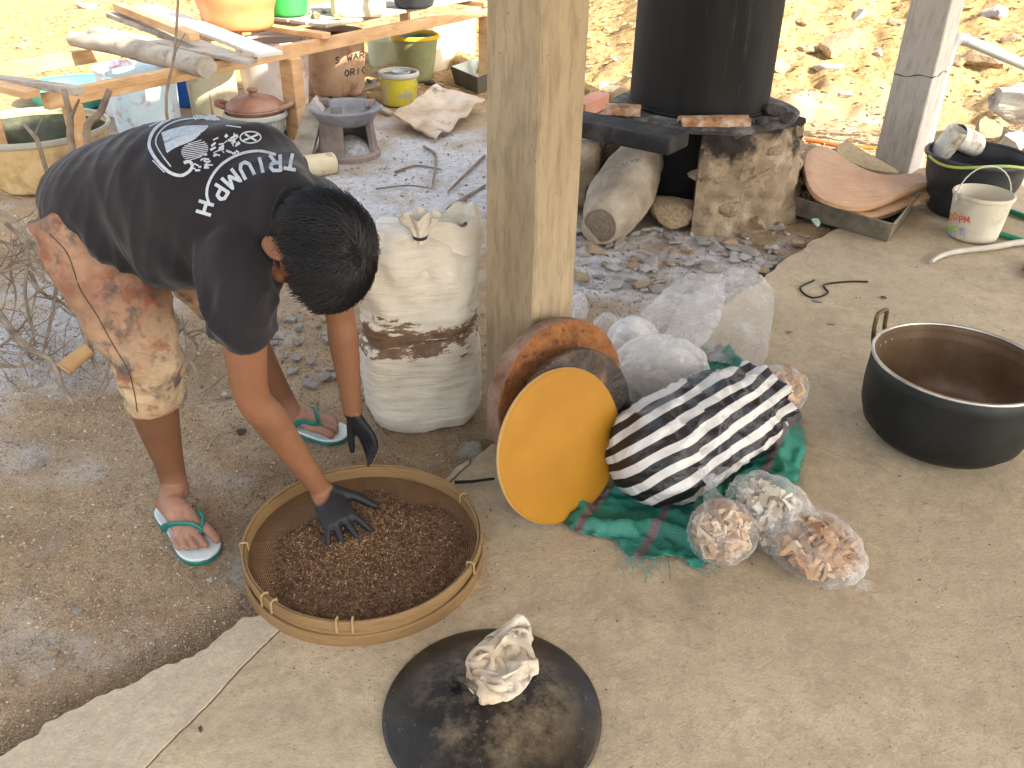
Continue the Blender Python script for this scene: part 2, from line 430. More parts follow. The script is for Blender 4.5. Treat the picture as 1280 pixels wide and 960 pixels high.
heelL = P(342, 521, ZS); fdL = P(436, 543, ZS)-heelL
wfR = foot(heelR, fdR, 1, ankR); wfL = foot(heelL, fdL, -1, ankL)
# hands
def hand(wr, d, pn, spread, curls, thumb_side, tdir, scale=1.0):
    """d: wrist->knuckles, pn: out of the palm; thumb_side: +1/-1 along cross(d,pn)"""
    d = nrm(d); pn = nrm(V3(pn)-d*(V3(pn) @ d)); sd = np.cross(d, pn)*thumb_side; k = scale
    rings = []
    for x, hw, ht, so in [(-.012, .024, .019, 0), (.015, .029, .017, .001), (.04, .036, .0165, .002), (.07, .040, .0145, 0), (.088, .039, .012, 0)]:
        a = np.linspace(0, 2*np.pi, 16, endpoint=False)
        rings.append([wr+d*x*k+sd*(so+hw*math.cos(q))*k+pn*ht*math.sin(q)*k for q in a])
    skin.loft(rings)
    for i, (y, L, r_) in enumerate([(.031, .074, .0098), (.0105, .082, .010), (-.0105, .076, .0095), (-.030, .060, .0085)]):
        p = wr+(d*.080+sd*y)*k; an = spread*(1.5-i)/1.5; dirv = nrm(d*math.cos(an)+sd*math.sin(an)); pts = [p-d*.02*k, p]; rr = [r_*1.05*k, r_*1.08*k]; cu = curls[i]; th = 0
        for j, (fr, c_) in enumerate(((.46, cu*.8), (.30, cu*1.1), (.24, cu*.8))):
            th += c_; p = p+(dirv*math.cos(th)+pn*math.sin(th))*L*fr*k; pts.append(p); rr.append(r_*k*(1-.10*(j+1)))
        q = cat([list(a_)+[b_] for a_, b_ in zip(pts, rr)], 4); skin.tube(q[:, :3], q[:, 3], 10, round_ends=True)
    b0 = wr+(d*.018+sd*.026)*k; td = nrm(d*tdir[0]+sd*tdir[1]+pn*tdir[2]); td2 = nrm(td+d*.35)
    pts = [b0-td*.01, b0+td*.028*k, b0+td*.052*k, b0+td*.052*k+td2*.030*k, b0+td*.052*k+td2*.046*k]
    q = cat([list(a_)+[b_] for a_, b_ in zip(pts, [.016*k, .0135*k, .0112*k, .0102*k, .0085*k])], 4); skin.tube(q[:, :3], q[:, 3], 10, round_ends=True)
dR = P(439, 676, .05)-wriR
hand(wriR, dR, (-.10, .25, -1), .40, (.22, .20, .20, .24), 1, (.62, .78, .22), 1.18)
dL = P(468, 560, .115)-wriL
hand(wriL, dL, (-.55, -.75, -.25), .26, (.10, .30, .42, .5), 1, (.85, .5, .35), 1.02)
# head
ALP = R(14)
crown = nrm(FWD*math.cos(ALP)-UP*math.sin(ALP)); face = nrm(-FWD*math.sin(ALP)-UP*math.cos(ALP)); right = -LAT
hc = PY(388, 307, 1.712)
HM = np.stack([right, face, crown], 1)
hw_ = lambda p: hc+HM @ (V3(p)*1.08)
def ell(c, r, n=20, m=12):
    rings = []
    for t in np.linspace(.12, math.pi-.12, m):
        rings.append([hw_((c[0]+r[0]*math.sin(t)*math.cos(q), c[1]+r[1]*math.sin(t)*math.sin(q), c[2]-r[2]*math.cos(t))) for q in np.linspace(0, 2*np.pi, n, endpoint=False)])
    skin.loft(rings)
ell((0, -.012, .035), (.074, .094, .085)); ell((0, .012, -.01), (.066, .075, .085)); ell((0, .03, -.055), (.052, .055, .055))
ell((0, .070, -.088), (.024, .022, .02)); ell((0, .060, .020), (.062, .036, .03))
for s_ in (-1, 1):
    ell((s_*.040, .062, -.03), (.022, .022, .022)); ell((s_*.033, .076, .0), (.015, .012, .011)); ell((s_*.032, .083, .014), (.022, .009, .006))
    ell((s_*.012, .093, -.040), (.010, .012, .009))
    er = []
    for q in np.linspace(0, 2*np.pi, 14): er.append(hw_((s_*(.079+.006*math.cos(q)), -.012+.016*math.cos(q)-.004, -.012+.030*math.sin(q))))
    skin.tube(er, .0055, 8, cap=False); ell((s_*.076, -.012, -.014), (.006, .014, .024)); ell((s_*.079, -.008, -.038), (.006, .010, .010))
skin.tube([hw_((0, .084, .012)), hw_((0, .098, -.015)), hw_((0, .110, -.036)), hw_((0, .098, -.047))], [.009, .010, .014, .010], 10, round_ends=True)
skin.tube([hw_((-.024, .080, -.066)), hw_((0, .091, -.064)), hw_((.024, .080, -.066))], [.004, .007, .004], 8, round_ends=True)
skin.tube([hw_((-.022, .079, -.073)), hw_((0, .089, -.074)), hw_((.022, .079, -.073))], [.004, .0075, .004], 8, round_ends=True)
limb([nek-FWD*.08+UP*.01, hw_((0, -.03, -.07)), hw_((0, -.025, -.02))], [.066, .058, .056])
body = remesh(skin, .0042, 3, .5)
man = thing('person', (pel[0], pel[1], G), 'man in a black printed t-shirt and stained knee-length trousers bending over a sieve', 'person')
t = NT('skin')
f = t.noise(9, 5, .6); c = t.ramp(f, [(.3, (.160, .070, .034)), (.7, (.225, .102, .052))])
c = t.mix(t.ramp(t.noise(70, 4, .6), [(.5, 0.), (.8, .35)]), c, (.19, .07, .035))
c = t.mix(t.math('MULTIPLY', t.attr('leg'), .6), c, (.10, .045, .022)); c = t.mix(t.attr('foot'), c, (.34, .18, .11)); c = t.mix(t.math('MULTIPLY', t.attr('foot'), t.ramp(t.noise(60, 4, .6), [(.45, 0.), (.6, .6)])), c, (.22, .12, .10))
dy_ = t.math('SUBTRACT', t.math('MULTIPLY', t.attr('dye'), 1.25), t.math('MULTIPLY', t.noise(60, 4, .7), .25), True)
c = t.mix(t.ramp(dy_, [(.35, 0.), (.55, 1.)]), c, (.011, .011, .013))
t.set(c, .55, 0, .3); t.b.inputs['Subsurface Weight'].default_value = 0.0
t.bump(t.noise(240, 3, .6), .25, .002)
bo = build('body', body, t.m, man, True, ang=180)
bv = np.array(body.v)
def near_dye(wr, el, hd):
    ax = nrm(wr-el); return np.clip(((bv-wr) @ ax)/.03+.55, 0, 1)*(np.linalg.norm(bv-hd, axis=1) < .21)
attr(bo, 'dye', np.maximum(near_dye(wriR, elbR, wriR+nrm(dR)*.08), near_dye(wriL, elbL, wriL+nrm(dL)*.08)))
fo = np.maximum(np.clip(1.6-np.linalg.norm(bv-(heelR+nrm(fdR)*.13), axis=1)/.10, 0, 1), np.clip(1.5-np.linalg.norm(bv-(heelL+nrm(fdL)*.13), axis=1)/.10, 0, 1))
attr(bo, 'foot', fo); attr(bo, 'leg', ((bv[:, 2] < .5) & (np.minimum(np.linalg.norm(bv-(kneR+ankR)/2, axis=1), np.linalg.norm(bv-(kneL+ankL)/2, axis=1)) < .27)).astype(float))

# ---- hair: a cap with many short locks lying over it
hair = MB()
def scalp(az, el_, k=1.0):
    """az 0 = face side; point and normal on the skull in head space"""
    d = np.array([math.cos(el_)*math.sin(az), math.cos(el_)*math.cos(az), math.sin(el_)])
    c = np.array([0, -.010, .034]); r_ = np.array([.081, .101, .092])*k
    return c+d*r_, nrm(d/r_)
def hairline(az):                                             # lowest elevation of hair for each azimuth
    a = abs((az+math.pi) % (2*math.pi)-math.pi)
    return np.interp(a, [0, .6, 1.05, 1.3, 1.6, 1.95, 2.3, 3.15], [.50, .52, .50, .25, .12, -.30, -1.0, -1.2])
rings = []
for k_, f_ in ((1.0, 0.), (1.06, .0), (1.10, .25), (1.13, .5), (1.15, .75), (1.14, .93), (1.135, 1.0)):
    ring = []
    for az in np.linspace(-math.pi, math.pi, 56, endpoint=False):
        h0 = hairline(az); e_ = h0+(math.pi/2-h0)*f_*.985; p, n_ = scalp(az, e_, k_+.02*noise.noise(Vector((math.sin(az)*3, math.cos(az)*3, e_*4))))
        ring.append(hw_(p))
    rings.append(ring)
hair.loft(rings)
rng = random.Random(3)
for i in range(8000):
    az = rng.uniform(-math.pi, math.pi); h0 = hairline(az); e_ = math.asin(min(.999, rng.uniform(math.sin(h0)-.02, 1)))
    p, n_ = scalp(az, e_, 1.07)
    L = rng.uniform(.035, .065)*(1.1 if p[1] > 0 else .8)*(.55 if e_ < h0+.3 else 1); fl = np.array([p[0]*1.5+rng.uniform(-.3, .3)*.1, .10+rng.uniform(-.05, .05)-.10*(p[1] < -.03), -.05-.03*(e_ < .4)])
    fl = nrm(fl-n_*(fl @ n_)); pts = []; q = p.copy(); cv = rng.uniform(-.4, .4); sdv = np.cross(n_, fl)
    wv = rng.uniform(.0007, .0015)
    for s_ in range(4):
        u = s_/3; pts.append(q+n_*(.005+.004*math.sin(u*2.6)*rng.uniform(.4, 1.3))); q = q+(fl+sdv*cv*u+n_*(-.25*u))*L/3
    A = [hw_(x+sdv*wv*(1-.8*j/3)) for j, x in enumerate(pts)]; B = [hw_(x-sdv*wv*(1-.8*j/3)) for j, x in enumerate(pts)]; C_ = [hw_(x+n_*wv*.8) for x in pts]
    o = len(hair.v); hair.v += [tuple(x) for x in A+C_+B]
    for j in range(3): hair.f += [(o+j, o+j+1, o+5+j, o+4+j), (o+4+j, o+5+j, o+9+j, o+8+j)]
t = NT('hair'); t.set(t.ramp(t.noise(40, 3, .5), [(.3, (.003, .003, .004)), (.8, (.008, .0075, .008))]), .42, 0, .3)
build('hair', hair, t.m, man, True, ang=180)

# ---- clothes
def section(c, ax, up, lw, dn, vn, n=28, p=2.3):
    lat = nrm(np.cross(up, ax)); up = nrm(np.cross(ax, lat)); out = []
    for q in np.linspace(0, 2*np.pi, n, endpoint=False):
        x, y = math.cos(q), math.sin(q); s_ = (abs(x)**p+abs(y)**p)**(-1/p)
        out.append(c+lat*x*s_*lw+up*y*s_*(dn if y > 0 else vn))
    return out
shirt = MB()
hipc = pel+bk*.085+UP*.0
sp = [hipc+UP*-.03, hipc+bk*-.02+UP*.0, pel+FWD*.0+UP*.012, (pel+che)/2+UP*.028, che+UP*.01, nek-FWD*.105+UP*.005, nek-FWD*.03-UP*.0, nek+FWD*.02+UP*.004, nek+FWD*.062-UP*.006]
lw = [.135, .172, .190, .195, .200, .188, .135, .096, .080]; dn = [.095, .125, .150, .168, .172, .162, .142, .126, .106]; vn = [.10, .155, .20, .215, .205, .175, .12, .08, .066]
q = cat([list(a)+[b, c_, d_] for a, b, c_, d_ in zip(sp, lw, dn, vn)], 5)
rings = []
for i in range(len(q)):
    ax = nrm(q[min(i+1, len(q)-1), :3]-q[max(i-1, 0), :3])
    bl = min(1, i/14); ax = nrm(FWD+UP*(.45*(1-bl)-.10*bl))
    rings.append(section(q[i, :3], ax, UP, q[i, 3], q[i, 4], q[i, 5]))
shirt.loft(rings)
def sleeve(sh, el, inn, r0, r1, r2, fr=.58):
    d = el-sh; pts = [inn, sh+(inn-sh)*.25, sh+d*.18, sh+d*.4, sh+d*fr]
    qq = cat([list(a)+[b] for a, b in zip(pts, [.10, r0, r0, r1, r2])], 5); shirt.tube(qq[:, :3], qq[:, 3], 22, up=FWD)
sleeve(shR+UP*.005-LAT*.012, elbR, nek-FWD*.10-LAT*.04-UP*.03, .080, .076, .075, .50)
sleeve(shL+UP*.005, elbL, nek-FWD*.10+LAT*.04-UP*.03, .084, .080, .076, .50)
qq = cat([list(che-LAT*.06-UP*.04)+[.11], list((che+shR)/2-UP*.05)+[.10], list(shR+(elbR-shR)*.22)+[.075]], 5); shirt.tube(qq[:, :3], qq[:, 3], 20, round_ends=True)
shirt = remesh(shirt, .0058, 9, .5)
SAX = nrm(nek-pel)
def fold(p):
    p = V3(p); r_ = p-pel; s_ = r_ @ SAX; l_ = r_ @ LAT; z = r_[2]
    a = noise.noise(Vector((s_*11+z*3, l_*2.4, z*2.6))); b = noise.noise(Vector((s_*24-z*8, l_*5+3, z*5))); c_ = noise.noise(Vector((s_*5, l_*3, z*9+5)))
    hang = min(max(.5-z*3.2, .25), 1.15)
    d_ = noise.noise(Vector((s_*7+l_*4, l_*2, z*1.5+9)))
    return 1.55*hang*(.018*(.40-abs(a)*1.7)+.009*(.35-abs(b)*1.6)+.006*c_+.012*(.35-abs(d_)*1.6))
sv_ = np.array(shirt.v); sv_ = sv_+shirt.n*np.array([[fold(p)] for p in sv_]); shirt.v = [tuple(p) for p in sv_.tolist()]
t = NT('black cotton'); t.set(t.ramp(t.noise(5, 4, .6), [(.3, (.010, .009, .0115)), (.7, (.018, .016, .0185))]), .9, 0, .2, **{'Sheen Weight': .12})
b_ = t.bump(t.noise(18, 5, .6), .25, .008); t.bump(t.noise(500, 2, .5), .3, .001, b_)
sho = build('t_shirt', shirt, t.m, man, True, ang=180)
# collar ribbing
cr = section(nek+FWD*.060-UP*.005, SAX, UP, .085, .108, .068, 30)
build('collar', MB().tube(cr+[cr[0], cr[1]], .0085, 8, flat=.7, cap=False), t.m, sho)
BV = BVHTree.FromPolygons([Vector(p) for p in shirt.v], shirt.f)
M_INK = mat('shirt print', [(.30, .34, .39), (.42, .46, .50)], scale=120, rough=.85, bump=.15, bscale=300, bdist=.001, lo=.35, hi=.6)
def onto(bvh, px, py, off=.0016):
    d = Vector(nrm(ray(px, py))); h = bvh.ray_cast(Vector(CAMP), d)
    if h[0] is None: return None
    n_ = h[1] if h[1].dot(d) < 0 else -h[1]
    return np.array(h[0]+n_*off)
CP = lambda x, y: (180+x*300/1067, 130+y*270/960)               # the close look at the print -> photo pixels
def stroke(mb, pts, wd, bvh=BV, off=.0016, step=1.0):
    pts = [V3(p) for p in pts]; q = [pts[0]]
    for a, b in zip(pts[:-1], pts[1:]):
        n_ = max(1, int(np.linalg.norm(b-a)/step))
        for i in range(1, n_+1): q.append(a+(b-a)*i/n_)
    q = np.array(q); L = []
    for i in range(len(q)):
        tt = nrm(q[min(i+1, len(q)-1)]-q[max(i-1, 0)]); nn = np.array([-tt[1], tt[0]])
        L.append([onto(bvh, *(q[i]+nn*wd*s_/2), off) for s_ in (-1, 0, 1)])
    for a, b in zip(L[:-1], L[1:]):
        for k in (0, 1):
            if any(x is None for x in (a[k], a[k+1], b[k], b[k+1])): continue
            if max(np.linalg.norm(a[k]-b[k]), np.linalg.norm(a[k]-a[k+1])) > .03: continue
            mb.add([a[k], a[k+1], b[k+1], b[k]], [(0, 1, 2, 3)])
LET = {'T': [[(-.5, 1), (.5, 1)], [(0, 1), (0, 0)]], 'R': [[(-.4, 0), (-.4, 1), (.2, 1), (.4, .8), (.3, .55), (-.35, .5)], [(0, .5), (.45, 0)]], 'I': [[(0, 0), (0, 1)]],
       'U': [[(-.42, 1), (-.42, .25), (-.2, 0), (.2, 0), (.42, .25), (.42, 1)]], 'M': [[(-.55, 0), (-.45, 1), (0, .25), (.45, 1), (.55, 0)]],
       'P': [[(-.38, 0), (-.38, 1), (.2, 1), (.42, .8), (.3, .5), (-.3, .45)]], 'H': [[(-.42, 0), (-.42, 1)], [(.42, 0), (.42, 1)], [(-.42, .5), (.42, .5)]]}
word = MB(); C0 = np.array([600., 560.])
for ch, (x, y) in zip('TRIUMPH', [(658, 222), (582, 228), (512, 240), (440, 266), (366, 310), (306, 374), (238, 452)]):
    base = np.array([x, y], float); up_ = nrm(C0-base); rt = np.array([up_[1], -up_[0]]); rt = -rt if ch and rt[0] > 0 and ch != 'H' else rt
    if rt[0] > 0: rt = -rt
    for s_ in LET[ch]:
        stroke(word, [CP(*(base+rt*a*54+up_*b*70)) for a, b in s_], 4.3)
stroke(word, [CP(*p) for p in cat([(585, 228), (520, 212), (450, 218), (380, 246), (325, 292), (290, 350), (280, 400), (290, 440)], 5)], 3.4)
build('lettering', word, M_INK, sho, False)
emb = MB()
stroke(emb, [CP(*p) for p in cat([(320, 60), (235, 52), (150, 58), (85, 85), (42, 125), (24, 180), (45, 232), (85, 280), (120, 308), (165, 318), (200, 300), (214, 275), (200, 256), (176, 262)], 4)], 4.0)
stroke(emb, [CP(*p) for p in cat([(330, 72), (240, 66), (160, 75), (100, 100), (62, 140), (55, 180), (80, 225), (120, 280)], 4)], 1.6)
for k in range(9):                                             # the tank: filled with broad strokes
    f_ = k/8; stroke(emb, [CP(*p) for p in cat([(80+f_*22, 135+f_*80), (130+f_*10, 118+f_*72), (200, 104+f_*62), (285-f_*55, 104+f_*46)], 4)], 3.1 if k not in (4,) else 1.2)
for k in range(10):                                            # fine hatching of the round cover
    y0 = 170+k*8; hwk = 60*math.sqrt(max(.05, 1-((k-4.5)/5.2)**2)); stroke(emb, [CP(225-hwk, y0+10), CP(225+hwk, y0-8)], 1.0)
rs = random.Random(5)
for k in range(26):
    x, y = rs.uniform(290, 410), rs.uniform(150, 235); y = y-(x-350)*.25; stroke(emb, [CP(x, y), CP(x+rs.uniform(8, 26), y+rs.uniform(-16, 10))], rs.uniform(1.2, 3.4))
for k in range(14):
    x = rs.uniform(215, 290); y = 255+rs.uniform(-25, 35)+(260-x)*.5; stroke(emb, [CP(x, y), CP(x+rs.uniform(8, 24), y+rs.uniform(-14, 14))], rs.uniform(1.2, 3.0))
for k in range(9): stroke(emb, [CP(215+k*13, 55+k*1.5+rs.uniform(-8, 8)), CP(232+k*13, 70+k*1.5+rs.uniform(-8, 8))], rs.uniform(1.5, 3.5))
an = np.linspace(0, 2*np.pi, 24); stroke(emb, [CP(472+46*math.cos(a), 150+26*math.sin(a)) for a in an], 1.7)
stroke(emb, [CP(440, 165), CP(505, 137)], 2.6); stroke(emb, [CP(448, 135), CP(498, 166)], 2.6)
for a, b in (((25, 103), (85, 72)), ((90, 68), (128, 48)), ((40, 252), (92, 305)), ((365, 98), (430, 106)), ((395, 190), (400, 130))): stroke(emb, [CP(*a), CP(*b)], 1.4)
build('emblem', emb, M_INK, sho, False)

# trousers
tr = MB()
wst = pel+bk*.05
tr.loft([section(c_, nrm(FWD*.75+UP*.5), UP, a, b, d_) for c_, a, b, d_ in ((wst+FWD*.10+UP*.03, .15, .08, .09), (wst+UP*.0, .172, .112, .12), (wst-FWD*.05-UP*.05, .165, .10, .13), (wst-FWD*.06-UP*.12, .12, .06, .10))])
def trouser_leg(hp, kn, an_, r0, r1, r2, ext):
    e = kn+(an_-kn)*ext; pts = [hp+UP*.03+bk*.02, hp+(kn-hp)*.35+bk*.01, hp+(kn-hp)*.75, kn, e]
    qq = cat([list(a)+[b] for a, b in zip(pts, [r0, r0*.99, (r0+r1)/2, r1, r2])], 6); tr.tube(qq[:, :3], qq[:, 3], 26, up=LAT)
trouser_leg(hipR, kneR, ankR, .118, .079, .072, .30); trouser_leg(hipL, kneL, ankL, .112, .080, .076, .12)
tr = remesh(tr, .006, 7, .5)
tv = np.array(tr.v)
def tfold(p):
    r_ = V3(p)-pel; a = noise.noise(Vector((r_[0]*6, r_[1]*6, r_[2]*13))); b = noise.noise(Vector((r_[0]*13+4, r_[1]*13, r_[2]*30)))
    return .013*(.4-abs(a)*1.5)+.005*(.4-abs(b)*1.5)
tv = tv+tr.n*np.array([[tfold(p)] for p in tv]); tr.v = [tuple(p) for p in tv.tolist()]
t = NT('stained trousers')
c = t.ramp(t.noise(7, 6, .65), [(.3, (.17, .08, .05)), (.5, (.26, .145, .09)), (.7, (.34, .225, .145))])
c = t.mix(t.attr('low'), c, t.ramp(t.noise(9, 5, .6), [(.35, (.31, .21, .12)), (.65, (.47, .36, .22))]))
c = t.mix(t.ramp(t.noise(16, 6, .7, dist=.5), [(.52, 0.), (.62, .7)]), c, (.20, .06, .035))
sp_ = t.math('MULTIPLY', t.ramp(t.noise(20, 7, .68, dist=.3, vec=t.tc.outputs['Generated'] if False else None), [(.49, 0.), (.62, .8)]), t.ramp(t.noise(6.5, 2, .5), [(.42, 0.), (.52, 1.)]))
c = t.mix(sp_, c, (.05, .06, .062)); c = t.mix(t.ramp(t.noise(12, 6, .7), [(.52, 0.), (.7, .5)]), c, (.16, .13, .095))
t.set(c, .92, 0, .2); b_ = t.bump(t.noise(30, 5, .6), .3, .006); t.bump(t.noise(420, 2, .5), .3, .001, b_)
tro = build('trousers', tr, t.m, man, True, ang=180)
attr(tro, 'low', np.clip((pel[2]-.16-tv[:, 2])/.22, 0, 1))
BT = BVHTree.FromPolygons([Vector(p) for p in tr.v], tr.f)
seam = MB(); sq = [onto(BT, x, y, .001) for x, y in cat([(62, 292), (85, 318), (100, 360), (122, 395), (140, 428), (160, 462), (168, 490), (172, 515)], 8)]
seam.tube([p for p in sq if p is not None], .0012, 5); build('side_seam', seam, mat('dark thread', [(.05, .035, .025)], bump=0), tro)

# ---- flip-flops
M_SOLE = mat('pale footbed', [(.50, .56, .55), (.62, .66, .65)], scale=14, rough=.7, stains=[((.3, .27, .22), 9, .55, .2, .6)]); M_GREEN = mat('green rubber', [(.008, .105, .085), (.015, .17, .13)], scale=20, rough=.45, bump=.2, bscale=150)
def sandal(w_, label):
    # w_(x, y, z) = the foot's own frame (x forward, y towards the big toe)
    prof = [(-.018, .0), (-.012, .022), (.01, .036), (.05, .041), (.1, .041), (.15, .049), (.2, .056), (.235, .050), (.258, .032), (.268, .006)]
    ol = [(x, y) for x, y in prof]+[(x, -y*.98) for x, y in prof[::-1][0:-1]]
    ol = [tuple(p) for p in cat(ol+[ol[0]], 3)[:-1]]
    so = MB()._prism([w_(x, y, -.022) for x, y in ol], [w_(x, y, -.009) for x, y in ol])
    bd = MB()._prism([w_(x*.995+.0006, y*.99, -.009) for x, y in ol], [w_(x*.99+.001, y*.97, -.001) for x, y in ol])
    s_o = build('flip_flop', so, M_GREEN, man, True, bevel=.003, ang=50); s_o['label'] = label
    build('footbed', bd, M_SOLE, s_o, True, bevel=.002, ang=50)
    toe = w_(.186, .0215, .022)
    for sgn in (1, -1):
        pts = cat([w_(.188, .0215, .004), toe, w_(.168, .0215+sgn*.018, .041), w_(.135, sgn*.038+.003, .040), w_(.105, sgn*.045+.002, .018), w_(.092, sgn*.043, -.004)], 5)
        build('strap', MB().tube(pts, [.0062]*3+[.0095]*(len(pts)-3), 8, up=UP, flat=.55), M_GREEN, s_o)
sandal(wfR, 'green flip-flop with a pale footbed on the right foot'); sandal(wfL, 'green flip-flop on the left foot by the sack')
# ================================================================== foreground things
M_BAM = mat('bamboo hoop', [(.15, .085, .034), (.25, .15, .062), (.19, .112, .045)], scale=5, rough=.55, bump=.35, bscale=40, bdist=.002, stretch=(1, 1, 10), stains=[((.10, .055, .02), 5, .55, .2, .7)])
M_BAM2 = mat('pale bamboo tie', [(.30, .20, .09), (.36, .25, .12)], rough=.5)
# ---- sieve
BC = np.array([-.368, 1.705, 0]); BR = .2935
ba = thing('round_sieve', BC+[0, 0, -.01], 'round shallow bamboo sieve full of brown grain under the man’s hands'.replace('’', "'"), 'sieve')
def ringp(ro, ri, z0, z1, wob=.002, c=BC, sd=0, n=96):
    return MB().lathe([(ri, z0), (ro, z0), (ro+.001, (z0+z1)/2), (ro, z1), (ri, z1), (ri, z0)], c, n, wob=wob, seed=sd)
def hoop(ro, ri, z0, z1, sd=0):
    mb = MB(); a = np.linspace(0, 2*np.pi, 110, endpoint=False); rings = []
    for r_, z in ((ri, z0), (ro, z0), (ro, z1), (ri, z1)):
        rings.append([BC+np.array([(r_+.0015*math.sin(3*q+sd))*math.cos(q), (r_+.0015*math.sin(3*q+sd))*math.sin(q), z+.002*math.sin(2*q+sd)]) for q in a])
    rings.append(rings[0]); return mb.loft(rings, False)
build('hoop', hoop(BR, BR-.006, .006, .073, 0), M_BAM, ba, True, bevel=.0012, ang=35)
build('outer_hoop', hoop(BR+.0075, BR+.0008, -.004, .034, 2), M_BAM, ba, True, bevel=.0012, ang=35)
build('rim_band', hoop(BR+.0052, BR+.0006, .053, .077, 1), M_BAM, ba, True, bevel=.001, ang=35)
for q in (-1.62, -1.50, -.35, .6, 2.2, 3.3, 4.1, -2.3):
    p = BC+np.array([math.cos(q), math.sin(q), 0])*BR; rd = np.array([math.cos(q), math.sin(q), 0])
    build('binding', MB().tube([p-rd*.009+UP*.055, p-rd*.009+UP*.078, p+UP*.0805, p+rd*.008+UP*.078, p+rd*.009+UP*.047], .0028, 6, up=rd), M_BAM2, ba)
t = NT('woven strips')
wv = [];
for ax in (0, 1):
    x = t.n('TexWave', wave_type='BANDS', bands_direction='X' if ax == 0 else 'Y'); x.inputs['Scale'].default_value = 62; x.inputs['Distortion'].default_value = .6; x.inputs['Detail'].default_value = 1
    t.l(t.tc.outputs['Object'], x.inputs[0]); wv.append(x.outputs['Fac'])
h_ = t.math('MULTIPLY', wv[0], wv[1]); c = t.ramp(h_, [(.05, (.09, .045, .018)), (.5, (.30, .175, .075)), (1, (.42, .27, .13))])
c = t.mix(t.ramp(t.noise(7, 5, .6), [(.4, 0.), (.65, .7)]), c, (.12, .058, .025)); t.set(c, .7, 0, .3); t.bump(h_, .8, .003)
mb = MB()
rr = np.linspace(.0, BR-.004, 16); a = np.linspace(0, 2*np.pi, 64, endpoint=False)
mb.loft([[BC+np.array([r_*math.cos(q), r_*math.sin(q), .030+.010*(r_/BR)**4]) for q in a] for r_ in rr[1:]], True)
build('woven_base', mb, t.m, ba)
# grain: a thin heap plus loose flakes
def grain_h(x, y):
    r_ = math.hypot(x-.015, y+.025); e = noise.noise(Vector((x*6, y*6, 2)))*.05
    k = min(max((.258+e-r_)/.08, 0), 1); k = k*k*(3-2*k)
    return k*(.013+.008*noise.noise(Vector((x*14, y*14, 1)))+.004*noise.noise(Vector((x*45, y*45, 4))))
mb = MB(); n_ = 110; idx = {}
for i in range(n_):
    for j in range(n_):
        x = (i/(n_-1)-.5)*.54; y = (j/(n_-1)-.5)*.54; h_ = grain_h(x, y)
        if h_ > .0012 and math.hypot(x, y) < .268: idx[i, j] = len(mb.v); mb.v.append(tuple(BC+np.array([x, y, .0315+.010*(math.hypot(x, y)/BR)**4+h_])))
for (i, j), k in idx.items():
    q = [(i, j), (i+1, j), (i+1, j+1), (i, j+1)]
    if all(z in idx for z in q): mb.f.append(tuple(idx[z] for z in q))
gsurf = mb
def flakes(n, size, rad, cx=0, cy=0, sd=1, flat=.35, tight=1.0):
    rg = np.random.RandomState(sd); mb = MB()
    base = np.array([(1, 0, 0), (-.5, .85, 0), (-.5, -.85, 0), (0, 0, 1), (0, 0, -1)]); fs = [(0, 1, 3), (1, 2, 3), (2, 0, 3), (1, 0, 4), (2, 1, 4), (0, 2, 4)]
    for _ in range(n):
        r_ = rad*rg.rand()**(.5*tight); q = rg.rand()*6.28; x, y = cx+r_*math.cos(q), cy+r_*math.sin(q)
        if math.hypot(x, y) > .265: continue
        s_ = size*rg.uniform(.5, 1.4); ro = np.linalg.qr(rg.randn(3, 3))[0]
        z = .032+.010*(math.hypot(x, y)/BR)**4+grain_h(x, y)+s_*.3
        mb.add((base*[s_*1.3, s_*.7, s_*flat]) @ ro.T+BC+[x, y, z], fs)
    return mb
gb = gsurf; gb.merge(flakes(13000, .0036, .250, .015, -.025, 1))
t = NT('dark grain'); rnd = t.n('NewGeometry').outputs['Random Per Island']
c = t.ramp(rnd, [(.0, (.055, .025, .012)), (.4, (.105, .050, .024)), (.75, (.165, .088, .044)), (.95, (.28, .175, .09))]); t.set(c, .7, 0, .35); t.bump(t.noise(300, 3, .7), .8, .004)
stuff(tag(build('grain', gb, t.m, None, False), 'dark brown crushed grain spread over the sieve', 'grain'))
hx = wriR[0]+nrm(dR)[0]*.12-BC[0]; hy = wriR[1]+nrm(dR)[1]*.12-BC[1]
ch = flakes(2200, .0036, .17, hx+.03, hy-.03, 2, .3, 1.5); ch.merge(flakes(1500, .0032, .25, 0, -.02, 3, .3))
t = NT('husk'); rnd = t.n('NewGeometry').outputs['Random Per Island']
t.set(t.ramp(rnd, [(.0, (.15, .075, .032)), (.5, (.27, .155, .07)), (.95, (.44, .30, .15))]), .7, 0, .3)
stuff(tag(build('husk', ch, t.m, None, False), 'pale husk flakes strewn round the hand in the sieve', 'husk'))

